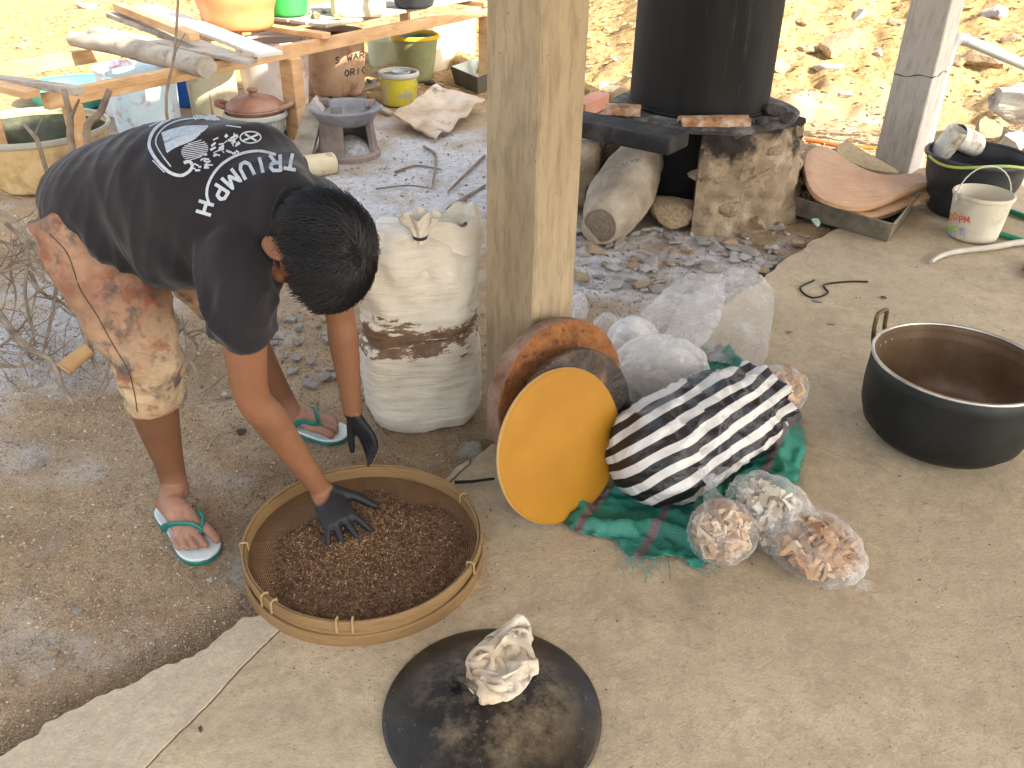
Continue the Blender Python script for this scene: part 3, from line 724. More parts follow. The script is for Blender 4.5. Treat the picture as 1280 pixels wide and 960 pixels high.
# ---- black pot lid and the rag on it
LC = np.array([-.028, 1.232, 0])
t = NT('sooty lid'); ob = t.tc.outputs['Object']
c = t.ramp(t.noise(6, 7, .7), [(.3, (.007, .006, .005)), (.5, (.022, .017, .012)), (.72, (.06, .044, .027))])
gr = t.n('TexGradient', gradient_type='SPHERICAL'); mp = t.n('Mapping'); mp.inputs['Scale'].default_value = (5.2, 5.2, 0.1); t.l(ob, mp.inputs[0]); t.l(mp.outputs[0], gr.inputs[0])
k = t.math('MULTIPLY', t.ramp(gr.outputs['Fac'], [(.0, 0.), (.35, 1.)]), t.ramp(t.noise(9, 8, .78), [(.45, 0.), (.66, .85)]))
c = t.mix(k, c, (.24, .185, .115)); c = t.mix(t.ramp(t.noise(60, 6, .8), [(.62, 0.), (.70, .8)]), c, (.32, .28, .22))
t.set(c, t.ramp(t.noise(20, 4, .6), [(.3, .26), (.7, .52)]), .3, .5); q = t.bump(t.noise(30, 5, .65), .3, .004); t.bump(t.noise(130, 4, .7), .4, .002, q)
lid = thing('pot_lid', LC, 'large sooty black pot lid lying on the floor with a rag on it', 'pot lid')
build('dome', MB().lathe([(.002, .064), (.03, .0635), (.07, .060), (.12, .050), (.165, .036), (.20, .021), (.2225, .011), (.2285, .008), (.230, .005), (.2295, .0015), (.222, .001), (.16, .006), (.002, .02)], LC, 88, wob=.003, seed=3), t.m, lid, True, ang=50)
kb = P(583, 862, .066); kd = nrm([.8, -.55, 0])
build('handle', MB().tube(cat([kb-kd*.03+UP*-.008, kb-kd*.026+UP*.018, kb+UP*.024, kb+kd*.026+UP*.018, kb+kd*.03-UP*.008], 4), .0075, 8), t.m, lid)
for s_ in (-1, 1): build('rivet', MB().lathe([(.011, -.006), (.011, .001), (.006, .004), (.001, .0045)], kb+kd*s_*.030, 12), t.m, lid)
t = NT('rag cloth'); c = t.ramp(t.noise(10, 5, .6), [(.3, (.40, .30, .185)), (.5, (.54, .45, .33)), (.7, (.60, .54, .44))]); c = t.mix(t.ramp(t.noise(24, 5, .7), [(.55, 0.), (.68, .6)]), c, (.26, .175, .09))
t.set(c, .95, 0, .15, **{'Sheen Weight': .2}); q = t.bump(t.noise(45, 5, .6), .35, .004); t.bump(t.noise(600, 2, .5), .25, .0008, q)
def pbd_wad(w_, h_, nx, c, ax, ra, rb, floor, hcap, seed, steps=90, inner=26, puff=0.0, thick=.004):
    """a sheet relaxed by position-based dynamics while it is squeezed into an ellipse: folds come from buckling"""
    rg = np.random.RandomState(seed); ny = max(8, int(nx*h_/w_)); d0 = w_/(nx-1)
    X, Y = np.meshgrid((np.arange(nx)-(nx-1)/2)*d0, (np.arange(ny)-(ny-1)/2)*d0, indexing='ij')
    Z = .03+.02*np.array([[noise.noise(Vector((x*18, y*18, seed))) for x, y in zip(r1, r2)] for r1, r2 in zip(X, Y)])
    p = np.stack([X, Y, Z], -1).reshape(-1, 3); pv = p.copy(); I = np.arange(nx*ny).reshape(nx, ny); C = []
    for di, dj, st in ((1, 0, 1.), (0, 1, 1.), (1, 1, .6), (1, -1, .6), (2, 0, .30), (0, 2, .30), (4, 0, .06), (0, 4, .06)):
        A = I[:nx-di, max(0, -dj):ny-max(0, dj)].ravel(); B = I[di:, max(0, dj):ny+min(0, dj)].ravel(); C.append((A, B, d0*math.hypot(di, dj), st))
    deg = [np.bincount(A, minlength=nx*ny)+np.bincount(B, minlength=nx*ny) for A, B, _, _ in C]
    R0 = max(w_, h_)*.72
    for s_ in range(steps):
        k = min(1, s_/(steps*.7)); ea, eb = R0+(ra-R0)*k, R0+(rb-R0)*k
        v = (p-pv)*.90; pv = p.copy(); p = p+v+np.array([0, 0, -.00035])
        for _ in range(inner//6):
            for (A, B, L, st), dg in zip(C, deg):
                e = p[B]-p[A]; l = np.linalg.norm(e, axis=1)+1e-9; cor = e*((l-L)/l)[:, None]*.5*st; dp = np.zeros_like(p)
                np.add.at(dp, A, cor); np.add.at(dp, B, -cor); p += dp/np.maximum(dg, 1)[:, None]*1.7
            q = np.sqrt((p[:, 0]/ea)**2+(p[:, 1]/eb)**2); m = q > 1; p[m, :2] += (p[m, :2]/q[m, None]-p[m, :2])*.6
            p[:, 2] = np.maximum(p[:, 2], thick*rg.rand()); cap_ = hcap*np.sqrt(np.maximum(.12, 1-np.minimum(q, 1)**2)); m = p[:, 2] > cap_; p[m, 2] += (cap_[m]-p[m, 2])*.5
    ax = nrm(ax); sd = nrm(np.cross(UP, ax)); W = c+p[:, :1]*ax+p[:, 1:2]*sd+p[:, 2:]*UP
    W = np.array([[x, y, max(z, floor(x, y)+.003)] for x, y, z in W]); mb = MB(); mb.v = [tuple(q) for q in W]
    mb.f = [(I[i, j], I[i+1, j], I[i+1, j+1], I[i, j+1]) for i in range(nx-1) for j in range(ny-1)]; mb.f = [tuple(int(k) for k in f) for f in mb.f]
    return mb
def lid_z(x, y):
    r_ = math.hypot(x-LC[0], y-LC[1]); return float(np.interp(r_, [0, .03, .07, .12, .165, .2, .23], [.064, .0635, .060, .050, .036, .021, .006]))
r0, r1 = P(645, 790, .06), P(612, 872, .06)
rag = pbd_wad(.56, .42, 64, (r0+r1)/2*[1, 1, 0]+[0, 0, .052], r1-r0, .128, .078, lid_z, .12, 5)
ro_ = tag(build('crumpled_rag', rag, t.m, None, True, ang=180), 'crumpled cream rag wadded on the black pot lid', 'rag')
m = ro_.modifiers.new('thick', 'SOLIDIFY'); m.thickness = .002; m = ro_.modifiers.new('sub', 'SUBSURF'); m.levels = 1; m.render_levels = 1

# ---- three wax discs against the column
def disc(az, ti, Rr, cx, cy, th, name, label, mt, mside=None, bulge=.004, wob=.004, sd=0, zlift=0, rough_amp=0):
    n = np.array([math.cos(ti)*math.sin(az), -math.cos(ti)*math.cos(az), math.sin(ti)]); u = nrm(np.cross(UP, n)); v = np.cross(n, u)
    rot = np.stack([u, v, n], 1); c = np.array([cx, cy, Rr*math.cos(ti)+zlift])
    rs_ = [.02, .25, .5, .7, .85, .95]
    prof = [(Rr*.02, -th)]+[(Rr*.9, -th), (Rr*.985, -th+.004), (Rr, -th*.6), (Rr*.998, -.004), (Rr*.985, -.0005)]+[(Rr*r_, bulge*(1-r_**2)) for r_ in rs_[::-1]]
    mb = MB().lathe(prof, c, 72, rot, wob, sd)
    if rough_amp: mb = displace(mb, lambda p: n*rough_amp*fbm((p[0]*25, p[1]*25, p[2]*25), 3))
    o = tag(build(name, mb, mt, None, True, ang=50), label, 'wax disc'); ed = [1. if 1 <= k <= 4 else 0. for k in range(len(prof)) for _ in range(72)]; attr(o, 'edge', ed+[0., 0.]); return o
t = NT('yellow wax'); c = t.ramp(t.noise(4, 5, .55), [(.3, (.30, .132, .006)), (.7, (.37, .17, .010))]); c = t.mix(t.ramp(t.noise(30, 4, .6), [(.6, 0.), (.8, .25)]), c, (.48, .22, .03))
c = t.mix(t.attr('edge'), c, (.55, .36, .14)); c = t.mix(t.ramp(t.noise(7, 7, .75), [(.56, 0.), (.72, .5)]), c, (.24, .10, .012)); t.set(c, .55, 0, .25); t.b.inputs['Subsurface Weight'].default_value = .1; t.b.inputs['Subsurface Radius'].default_value = (.02, .008, .003); q = t.bump(t.noise(9, 4, .5), .2, .01); t.bump(t.noise(120, 3, .6), .15, .001, q)
M_YEL = t.m
disc(.698, .292, .2135, .139, 1.919, .018, 'wax_disc', 'smooth yellow wax disc, foremost of three leaning on the column', M_YEL, sd=1, wob=.003)
M_DARKWAX = mat('charred wax', [(.010, .006, .004), (.03, .016, .008), (.14, .07, .026)], scale=11, rough=.5, bump=.9, bscale=45, bdist=.01, stains=[((.008, .007, .006), 7, .5, .12, .95)], dist=.8)
disc(.68, .26, .205, .180, 1.99, .03, 'wax_disc', 'dark charred wax disc between the yellow disc and the brown one', M_DARKWAX, sd=4, wob=.008, rough_amp=.004, zlift=.034)
M_BRWAX = None
M_BRW0 = mat('crusty brown wax', [(.16, .06, .022), (.30, .12, .04), (.12, .045, .018)], scale=14, rough=.7, bump=1.0, bscale=70, bdist=.012, stains=[((.10, .035, .015), 22, .58, .1, .8)])
t = NT('crusty brown wax'); c = t.ramp(t.noise(16, 7, .75), [(.3, (.13, .048, .018)), (.5, (.28, .11, .036)), (.7, (.40, .18, .065))]); c = t.mix(t.ramp(t.noise(45, 5, .7), [(.55, 0.), (.65, .8)]), c, (.07, .026, .012)); c = t.mix(t.math('MULTIPLY', t.attr('edge'), .85), c, t.ramp(t.noise(14, 6, .7), [(.35, (.20, .10, .06)), (.65, (.42, .30, .23))])); t.set(c, .75, 0, .25); q = t.bump(t.noise(30, 6, .7), .9, .02); t.bump(t.noise(110, 4, .7), .8, .006, q); M_BRWAX = t.m
disc(.66, .20, .225, .145, 2.085, .06, 'wax_disc', 'thick crusty brown wax disc, hindmost against the column', M_BRWAX, sd=8, wob=.008, rough_amp=.009, zlift=.03)

# ---- white sack standing by the column
t = NT('woven sack'); n_z = t.n('SeparateXYZ'); t.l(t.tc.outputs['Object'], n_z.inputs[0]); zz = n_z.outputs['Z']
c = t.ramp(t.noise(5, 6, .6), [(.3, (.50, .44, .335)), (.55, (.62, .57, .47)), (.75, (.68, .65, .58))])
c = t.mix(t.ramp(t.noise(11, 6, .7, stretch=(1, 1, 5)), [(.55, 0.), (.75, .55)]), c, (.36, .265, .165))
band = t.math('MULTIPLY', t.ramp(zz, [(.0, 0.), (.01, 0.)]), 1.0)
bz = t.n('MapRange'); t.l(t.math('ABSOLUTE', t.math('SUBTRACT', zz, .345)), bz.inputs[0]); bz.inputs[1].default_value = .085; bz.inputs[2].default_value = .015; bz.inputs[3].default_value = 0; bz.inputs[4].default_value = 1
tear = t.ramp(t.math('ADD', t.math('MULTIPLY', t.noise(7, 7, .7, stretch=(1, 1, 3.2)), 1.0), t.math('MULTIPLY', bz.outputs[0], .20)), [(.60, 0.), (.63, 1.)])
tear = t.math('MULTIPLY', tear, t.ramp(bz.outputs[0], [(.0, 0.), (.15, 1.)]))
c = t.mix(tear, c, t.ramp(t.noise(30, 4, .6), [(.3, (.10, .055, .03)), (.7, (.20, .12, .07))]))
t.set(c, .6, 0, .4); q = t.bump(t.noise(9, 6, .6, stretch=(1, 1, 7)), .5, .012)
wv = t.n('TexWave', bands_direction='Z'); wv.inputs['Scale'].default_value = 55; wv.inputs['Distortion'].default_value = 2.5; wv.inputs['Detail'].default_value = 2; t.l(t.tc.outputs['Object'], wv.inputs[0])
t.bump(wv.outputs['Fac'], .22, .002, q)
SB = P(530, 520, G)+np.array([.0, .02, 0]); SB[2] = G
sk = thing('white_sack', SB, 'tall white woven sack tied at the top, standing beside the bare column', 'sack')
sax = nrm([1, .25, 0]); say = np.array([-sax[1], sax[0], 0]); rings = []
zs = np.linspace(0, 1, 90); HS = .66
for k, z in enumerate(zs):
    wx = np.interp(z, [0, .02, .08, .25, .42, .5, .58, .64, .74, .88, .95, 1], [.135, .165, .182, .187, .182, .172, .181, .174, .184, .184, .168, .12]); wy = wx*np.interp(z, [0, .5, .9, 1], [.78, .80, .74, .6]); ring = []
    for a_ in np.linspace(0, 2*np.pi, 72, endpoint=False):
        cx, sy = math.cos(a_), math.sin(a_); s_ = (abs(cx)**2.8+abs(sy)**2.8)**(-1/2.8); hz = z*HS
        f_ = 0
        if z < .5: f_ += (.0024*math.sin(hz*420+9*noise.noise(Vector((cx*1.5, sy*1.5, hz*4)))+cx*2.2)+.0045*(.4-1.6*abs(noise.noise(Vector((cx*1.4, sy*1.4, hz*46))))))*min(1, z*9)*min(1, (.52-z)*9)
        cr_ = abs(hz-(.325+.018*cx+.008*noise.noise(Vector((cx*2, sy*2, 0))))); f_ -= .012*max(0, 1-cr_/.012)
        cr_ = abs(hz-(.385-.012*cx)); f_ -= .007*max(0, 1-cr_/.014)
        f_ += .010*noise.noise(Vector((cx*2.2, sy*2.2, hz*9)))+.006*(.4-1.5*abs(noise.noise(Vector((cx*4, sy*4, hz*14+7)))))
        if z > .55: f_ += min(1, (z-.55)*4)*(.014*(.4-1.6*abs(noise.noise(Vector((cx*2.6, sy*2.6, hz*6+3)))))+.007*(.4-1.6*abs(noise.noise(Vector((cx*6, sy*6, hz*16+9))))))
        if z > .7: f_ += .010*(z-.7)/.3*math.sin(a_*9+hz*10)
        ring.append(SB+sax*(cx*s_*wx+f_*cx-.012*z)+say*(sy*s_*wy+f_*sy)+UP*(hz+.02*max(0, z-.8)*math.sin(a_*2+1)))
    rings.append(ring)
mb = MB().loft(rings, True); build('sack_body', mb, t.m, sk, True, ang=180); M_SACK = t.m
top = SB+UP*(HS-.01)
# gathered, tied neck (left) and turned-open mouth (right) with dark contents
kn = PY(525, 296, SB[1]-.09); 
mb = MB(); rings = []
for h_, r_ in ((-.11, .085), (-.075, .06), (-.035, .027), (0, .014), (.02, .020), (.05, .038), (.072, .046)):
    rings.append([kn+np.array([math.cos(a_)*r_*(1+.22*math.sin(7*a_+h_*30))*1.15, math.sin(a_)*r_*.55*(1+.22*math.sin(7*a_))-h_*.1, h_+(.012*math.sin(5*a_) if h_ > .04 else 0)]) for a_ in np.linspace(0, 2*np.pi, 64, endpoint=False)])
mb.loft(rings, False); build('gathered_neck', mb, M_SACK, sk, True, ang=180)
a_ = np.linspace(0, 2*np.pi, 14); build('tie', MB().tube([kn+np.array([.017*math.cos(q), .012*math.sin(q), .004*math.sin(q)]) for q in a_], .0045, 6), mat('tie cord', [(.03, .028, .03)], bump=0), sk)
mo = PY(560, 278, SB[1]-.01)
mb = MB(); rings = []
for r_, h_ in ((.105, -.055), (.098, -.012), (.088, .022), (.080, .030), (.070, .018), (.062, -.01), (.055, -.03)):
    rings.append([mo+sax*math.cos(q)*r_*1.05+say*math.sin(q)*r_*.75+UP*(h_+.020*math.sin(q*2+.6)+.006*math.sin(q*7)) for q in np.linspace(0, 2*np.pi, 60, endpoint=False)])
mb.loft(rings, False); build('mouth_rim', mb, M_SACK, sk, True, ang=180)
mb = MB().lathe([(.068, -.02), (.05, -.008), (.02, .0), (.001, .002)], mo+UP*-.012, 30, wob=.05); build('contents', mb, mat('dark contents', [(.07, .035, .018), (.14, .075, .04)], scale=40, bump=1, bscale=120, bdist=.01), sk)

# ---- big black cooking pot
PC = np.array([1.347, 2.315, 0]); PR = .255; PH = .268
pot = thing('cooking_pot', PC, 'large black round-bottomed cooking pot with a wire handle, brown inside', 'pot')
t = NT('soot black'); t.set(t.ramp(t.noise(5, 6, .6), [(.3, (.006, .0065, .006)), (.7, (.016, .017, .015))]), t.ramp(t.noise(9, 5, .6), [(.3, .42), (.7, .65)]), .1, .35); t.bump(t.noise(40, 5, .65), .25, .004); M_SOOT = t.m
prof = [(.002, .004), (.12, .0), (.165, .004), (.204, .018), (.233, .050), (.2485, .10), (.2525, .16), (.251, .225), (.2515, .262)]
build('pot_body', MB().lathe(prof+[(r_-.006, z+.004) for r_, z in prof[::-1]], PC, 84, wob=.002, seed=2), M_SOOT, pot, True, ang=180)
t = NT('brown residue'); c = t.ramp(t.noise(6, 6, .65), [(.3, (.115, .065, .036)), (.55, (.20, .125, .07)), (.75, (.26, .18, .11))]); c = t.mix(t.ramp(t.noise(50, 4, .7), [(.62, 0.), (.7, .6)]), c, (.06, .03, .018))
t.set(c, .38, .25, .5); t.bump(t.noise(25, 5, .6), .2, .004)
pin = [(.2462, .268), (.243, .252), (.2455, .246), (.2385, .228), (.2415, .215), (.2425, .16), (.239, .10), (.223, .054), (.195, .024), (.158, .0125), (.09, .0105), (.002, .010)]
build('pot_inside', MB().lathe(pin+[(r_+.0025, z-.0025) for r_, z in pin[::-1]+[pin[0]]], PC, 84, wob=.002, seed=2, cap=False), t.m, pot, True, ang=60)
t = NT('worn aluminium'); t.set(t.ramp(t.noise(12, 5, .6), [(.3, (.30, .27, .22)), (.7, (.55, .52, .46))]), .4, .8, .5); M_ALU = t.m
a_ = np.linspace(0, 2*np.pi, 85); build('rim', MB().tube([PC+np.array([PR*.9805*math.cos(q), PR*.9805*math.sin(q), .2685]) for q in a_], .0056, 8, cap=False), M_ALU, pot)
hq = P(1112, 408, .29); ha = math.atan2(hq[1]-PC[1], hq[0]-PC[0])
for q0 in (ha, ha+math.pi):
    rd = np.array([math.cos(q0), math.sin(q0), 0]); tg = np.array([-rd[1], rd[0], 0]); b_ = PC+rd*.256+UP*.235
    build('wire_handle', MB().tube(cat([b_-tg*.034-UP*.02, b_-tg*.033+rd*.012+UP*.03, b_-tg*.03+rd*.016+UP*.082, b_-tg*.02+rd*.017+UP*.094, b_+tg*.02+rd*.017+UP*.094, b_+tg*.03+rd*.016+UP*.082, b_+tg*.033+rd*.012+UP*.03, b_+tg*.034-UP*.02], 4), .0072, 8), mat('blackened brass', [(.05, .04, .02), (.16, .12, .05)], scale=30, rough=.5, metal=.5), pot)
for k in range(3):
    q0 = ha+(-.14+.14*k); rd = np.array([math.cos(q0), math.sin(q0), 0]); build('rivet', MB().lathe([(.005, 0), (.005, .002), (.001, .004)], PC+rd*.2395+UP*.232, 8, rot=np.stack([np.cross(UP, -rd), UP, -rd], 1)), M_ALU, pot)
# ================================================================== bags beside the column
def plastic(name, tint, opac, rough=.14, bscale=18, wr=.30):
    t = NT(name); t.set(tint, rough, 0, .6)
    b_ = t.bump(t.noise(bscale, 6, .7, dist=1.2), .5, .01); t.bump(t.noise(bscale*4, 4, .7, dist=.8), .3, .003, b_)
    tr_ = t.n('BsdfTransparent'); tl = t.n('BsdfTranslucent'); tl.inputs[0].default_value = (*tint, 1)
    m1 = t.n('MixShader'); m1.inputs[0].default_value = .35; t.l(t.b.outputs[0], m1.inputs[1]); t.l(tl.outputs[0], m1.inputs[2])
    lw = t.n('LayerWeight'); lw.inputs[0].default_value = .35
    k = t.math('ADD', t.math('MULTIPLY', lw.outputs['Facing'], .35), t.ramp(t.noise(bscale*.8, 6, .7, dist=1.5), [(.40, max(0., opac-wr*.4)), (.72, opac+wr*.8)]), True)
    m2 = t.n('MixShader'); t.l(k, m2.inputs[0]); t.l(tr_.outputs[0], m2.inputs[1]); t.l(m1.outputs[0], m2.inputs[2]); t.l(m2.outputs[0], t.out.inputs[0]); return t.m
M_CLR = plastic('clear plastic', (.80, .79, .77), .16); M_MILK = plastic('milky plastic', (.80, .79, .76), .22, .16, 12, .35); M_WHT = plastic('white plastic', (.80, .79, .76), .42, .16, 6, .4)
def sack_blob(c, ax, lens, seed, amp=.10, flat=.75, n=64, m=40, freq=1.0):
    ax = nrm(ax); sd = nrm(np.cross(UP, ax)); up2 = np.cross(ax, sd); rings = []
    for i in range(m):
        th = .04+(math.pi-.08)*i/(m-1); ring = []
        for j in range(n):
            ph = 2*math.pi*j/n; d = np.array([math.cos(th), math.sin(th)*math.cos(ph), math.sin(th)*math.sin(ph)])
            w_ = d*freq+.35*np.array(noise.noise_vector(Vector(d*1.2)+Vector((seed, 0, 0))))
            r_ = 1+amp*(.45-1.6*abs(noise.noise(Vector(w_*1.9)+Vector((seed, 1, 2)))))+amp*.45*(.45-1.6*abs(noise.noise(Vector(w_*4.5)+Vector((seed, 5, 2)))))+amp*.2*(.45-1.6*abs(noise.noise(Vector(w_*9)+Vector((seed, 5, 8)))))
            p = c+(ax*d[0]*lens[0]+sd*d[1]*lens[1]+up2*d[2]*lens[2])*r_
            lo = c[2]-lens[2]*flat
            if p[2] < lo: p[2] = lo+(p[2]-lo)*.06
            ring.append(p)
        rings.append(ring)
    return MB().loft(rings)
def chips(c, ax, lens, n, size, seed, flat=.7):
    rg = np.random.RandomState(seed); ax = nrm(ax); sd = nrm(np.cross(UP, ax)); up2 = np.cross(ax, sd); mb = MB()
    for _ in range(n):
        d = rg.randn(3); d = d/np.linalg.norm(d)*rg.rand()**.25; p = c+ax*d[0]*lens[0]+sd*d[1]*lens[1]+up2*d[2]*lens[2]; p[2] = max(p[2], c[2]-lens[2]*flat)
        s_ = size*rg.uniform(.5, 1.3); ro = np.linalg.qr(rg.randn(3, 3))[0]; mb.box(p, (s_*1.3, s_*.9, s_*.28), ro, jit=s_*.14)
    return mb
def chipmat(name, stops):
    t = NT(name); rnd = t.n('NewGeometry').outputs['Random Per Island']; t.set(t.ramp(rnd, stops), .55, 0, .4); t.bump(t.noise(60, 4, .6), .4, .004); return t.m
M_CH1 = chipmat('brown wax chips', [(0, (.26, .14, .06)), (.4, (.44, .27, .13)), (.7, (.58, .42, .25)), (.95, (.66, .56, .42))])
M_CH2 = chipmat('pale chips', [(0, (.34, .27, .16)), (.5, (.58, .50, .36)), (.95, (.70, .64, .52))])
M_CH3 = chipmat('reddish wax chips', [(0, (.22, .095, .03)), (.4, (.40, .20, .07)), (.8, (.56, .34, .15)), (.95, (.64, .50, .32))])

# green mesh sack spread on the floor
GPX = [(700, 657), (742, 622), (772, 600), (778, 500), (792, 466), (880, 442), (905, 436), (960, 500), (1000, 522), (998, 612), (960, 640), (930, 660), (876, 715), (845, 700), (800, 706), (760, 676), (725, 672)]
gp = np.array([P(x, y)[:2] for x, y in GPX]); gp = cat(list(gp)+[gp[0]], 3)[:-1]
def inpoly(x, y, pl):
    c = False; j = len(pl)-1
    for i in range(len(pl)):
        if (pl[i][1] > y) != (pl[j][1] > y) and x < (pl[j][0]-pl[i][0])*(y-pl[i][1])/(pl[j][1]-pl[i][1])+pl[i][0]: c = not c
        j = i
    return c
mn, mx = gp.min(0), gp.max(0); st_ = .0075; mb = MB(); idx = {}
rise = P(970, 565)[:2]
for i, x in enumerate(np.arange(mn[0], mx[0], st_)):
    for j, y in enumerate(np.arange(mn[1], mx[1], st_)):
        if not inpoly(x, y, gp): continue
        de = float(np.hypot(gp[:, 0]-x, gp[:, 1]-y).min())
        z = .006+.060*max(0, .50-1.9*abs(noise.noise(Vector((x*7+y*3, y*6, 1)))))*min(1, de/.03+.25)+.018*(.5-abs(noise.noise(Vector((x*19, y*17, 2))))*1.7)+.004*noise.noise(Vector((x*50, y*50, 5)))
        z += .085*math.exp(-((x-rise[0])**2+(y-rise[1])**2)/.009)
        idx[i, j] = len(mb.v); mb.v.append((x+.006*noise.noise(Vector((x*20, y*20, 8))), y, max(z, .004)))
for (i, j) in list(idx):
    q = [(i, j), (i+1, j), (i+1, j+1), (i, j+1)]
    if all(k in idx for k in q): mb.f.append(tuple(idx[k] for k in q))
t = NT('green mesh'); c = t.ramp(t.noise(9, 5, .6), [(.3, (.010, .11, .075)), (.7, (.022, .22, .15))])
mp = t.n('Mapping'); mp.inputs['Rotation'].default_value = (0, 0, .5); t.l(t.tc.outputs['Object'], mp.inputs[0])
wv = t.n('TexWave', bands_direction='X'); wv.inputs['Scale'].default_value = 1.7; wv.inputs['Distortion'].default_value = .8; t.l(mp.outputs[0], wv.inputs[0])
c = t.mix(t.ramp(wv.outputs['Fac'], [(.95, 0.), (.97, .8)]), c, (.17, .09, .10))
w2 = t.n('TexWave', bands_direction='X'); w2.inputs['Scale'].default_value = 70; t.l(mp.outputs[0], w2.inputs[0]); w3 = t.n('TexWave', bands_direction='Y'); w3.inputs['Scale'].default_value = 70; t.l(mp.outputs[0], w3.inputs[0])
t.set(c, .45, 0, .5); t.bump(t.math('MULTIPLY', w2.outputs['Fac'], w3.outputs['Fac']), .6, .002)
go = tag(build('green_mesh_sack', mb, t.m, None, True, ang=180), 'empty green mesh sack with dull red bands spread under the striped bag', 'mesh sack')
m = go.modifiers.new('thick', 'SOLIDIFY'); m.thickness = .0015
rg = random.Random(4); thr = MB()
for k in range(34):
    p = P(rg.uniform(770, 880), rg.uniform(676, 712), .006); q = [p]; d = np.array([rg.uniform(-1, 1), rg.uniform(-1, .1), 0])
    for s_ in range(5): p = p+nrm(d)*rg.uniform(.008, .022); p[2] = .003+.004*rg.random(); d = d+np.array([rg.uniform(-.9, .9), rg.uniform(-.9, .6), 0]); q.append(p.copy())
    thr.tube(cat(q, 2), .0007, 3)
stuff(build('frayed_thread', thr, mat('teal thread', [(.02, .20, .22), (.03, .28, .26)], bump=0), go))

# striped bag
A0, A1 = P(797, 583, .125), P(936, 503, .145); sc_ = (A0+A1)/2; sx = nrm(A1-A0); Ls = np.linalg.norm(A1-A0)/2+.055
mb = MB(); rings = []; bandv = []
ssd = nrm(np.cross(UP, sx)); sup = np.cross(sx, ssd); nr, ns = 120, 74
for i in range(ns):
    u = i/(ns-1); x = -Ls+2*Ls*u; r_ = .152*math.sqrt(max(0.0, 1-abs(2*u*.97-1.0)**(5.0 if u < .5 else 3.2)))*(1-.10*u)+.003
    if u > .88: r_ = max(r_, .078+.03*(u-.88)/.12)
    ring = []
    for j in range(nr):
        a_ = 2*math.pi*j/nr; w_ = Vector((x*9, math.cos(a_)*1.4, math.sin(a_)*1.4)); k_ = 1+.13*(.4-1.5*abs(noise.noise(w_*.8)))+.12*(.4-1.5*abs(noise.noise(w_*1.9+Vector((5, 1, 2)))))+.05*(.4-1.5*abs(noise.noise(w_*4+Vector((5, 1, 2)))))
        if u > .7: k_ += .10*(u-.7)/.3*math.sin(a_*9+u*12)
        p = sc_+sx*x+(ssd*math.cos(a_)*1.08+sup*math.sin(a_)*.92)*r_*k_; 
        if p[2] < .012: p[2] = .012+(p[2]-.012)*.05
        ring.append(p); bandv.append(float((p-sc_) @ nrm(-ssd*.72-sup*.70))/.047+10+x*1.2+.30*noise.noise(Vector(p)*9))
    rings.append(ring)
mb.loft(rings, False); mb.v.append(tuple(np.mean(rings[0], 0))); cI = len(mb.v)-1
for j in range(nr): mb.f.append((cI, (j+1) % nr, j))
bandv.append(bandv[0])
t = NT('striped plastic'); fr = t.math('FRACT', t.attr('band')); c = t.mix(t.ramp(fr, [(.47, 0.), (.50, 1.)]), (.014, .013, .013), (.60, .58, .54))
c = t.mix(t.ramp(fr, [(.96, 0.), (.99, 1.)]), c, (.014, .013, .013))
t.set(c, .24, 0, .5); b_ = t.bump(t.noise(14, 6, .7, dist=1), .7, .015); t.bump(t.noise(60, 4, .7, dist=.6), .25, .003, b_)
so = tag(build('striped_bag', mb, t.m, None, True, ang=180), 'full black and white striped plastic bag lying on the green mesh sack', 'plastic bag'); attr(so, 'band', bandv)
m = so.modifiers.new('thick', 'SOLIDIFY'); m.thickness = .0012

def bag(name, label, c, ax, lens, seed, mt, chip=None, n=90, size=.028, amp=.10, flat=.75, neck=None, group=None):
    o = thing(name, (c[0], c[1], c[2]-lens[2]*flat), label, 'plastic bag', group)
    build('film', sack_blob(c, ax, lens, seed, amp, flat), mt, o, True, ang=180)
    if chip: stuff(build('wax_chips' if chip is not M_CH2 else 'pale_chips', chips(c, ax, [x*.76 for x in lens], n, size, int(seed*10), flat*.9), chip, o, False))
    if neck:
        pts, rad = neck; mb = MB(); rings = []
        for (p, q, r_) in zip(pts, pts[1:]+[pts[-1]], rad):
            rings.append([p+np.array([math.cos(a_)*r_*(1+.25*math.sin(5*a_+r_*200)), math.sin(a_)*r_*.7*(1+.25*math.sin(5*a_)), .004*math.sin(6*a_)]) for a_ in np.linspace(0, 2*np.pi, 40, endpoint=False)])
        build('twisted_neck', mb.loft(rings, False), mt, o, True, ang=180)
    return o
c = P(966, 492, .145); bag('clear_bag', 'small clear bag of brown wax chips poking out of the striped bag', c, sx, (.135, .085, .078), 2.2, M_CLR, M_CH3, 260, .03, .10, .9)
c = P(903, 665, .072); k0 = P(888, 612, .13)
bag('clear_bag', 'round clear bag of brown chips with an upright twisted neck', c, (1, .2, 0), (.088, .082, .086), 3.1, M_CLR, M_CH1, 300, .026, .10, .85, ([c+UP*.055+np.array([-.006, 0, 0]), k0+UP*.0, k0+UP*.012, k0+UP*.035, k0+UP*.065], [.045, .016, .012, .022, .034]))
c = P(964, 642, .09); bag('clear_bag', 'clear bag of pale chips leaning between two bags of brown chips', c, (.75, -.5, -.35), (.122, .088, .096), 4.4, M_CLR, M_CH2, 420, .020, .14, .9, ([c+np.array([-.05, .02, .045]), c+np.array([-.066, .025, .062]), c+np.array([-.08, .03, .072])], [.03, .018, .026]))
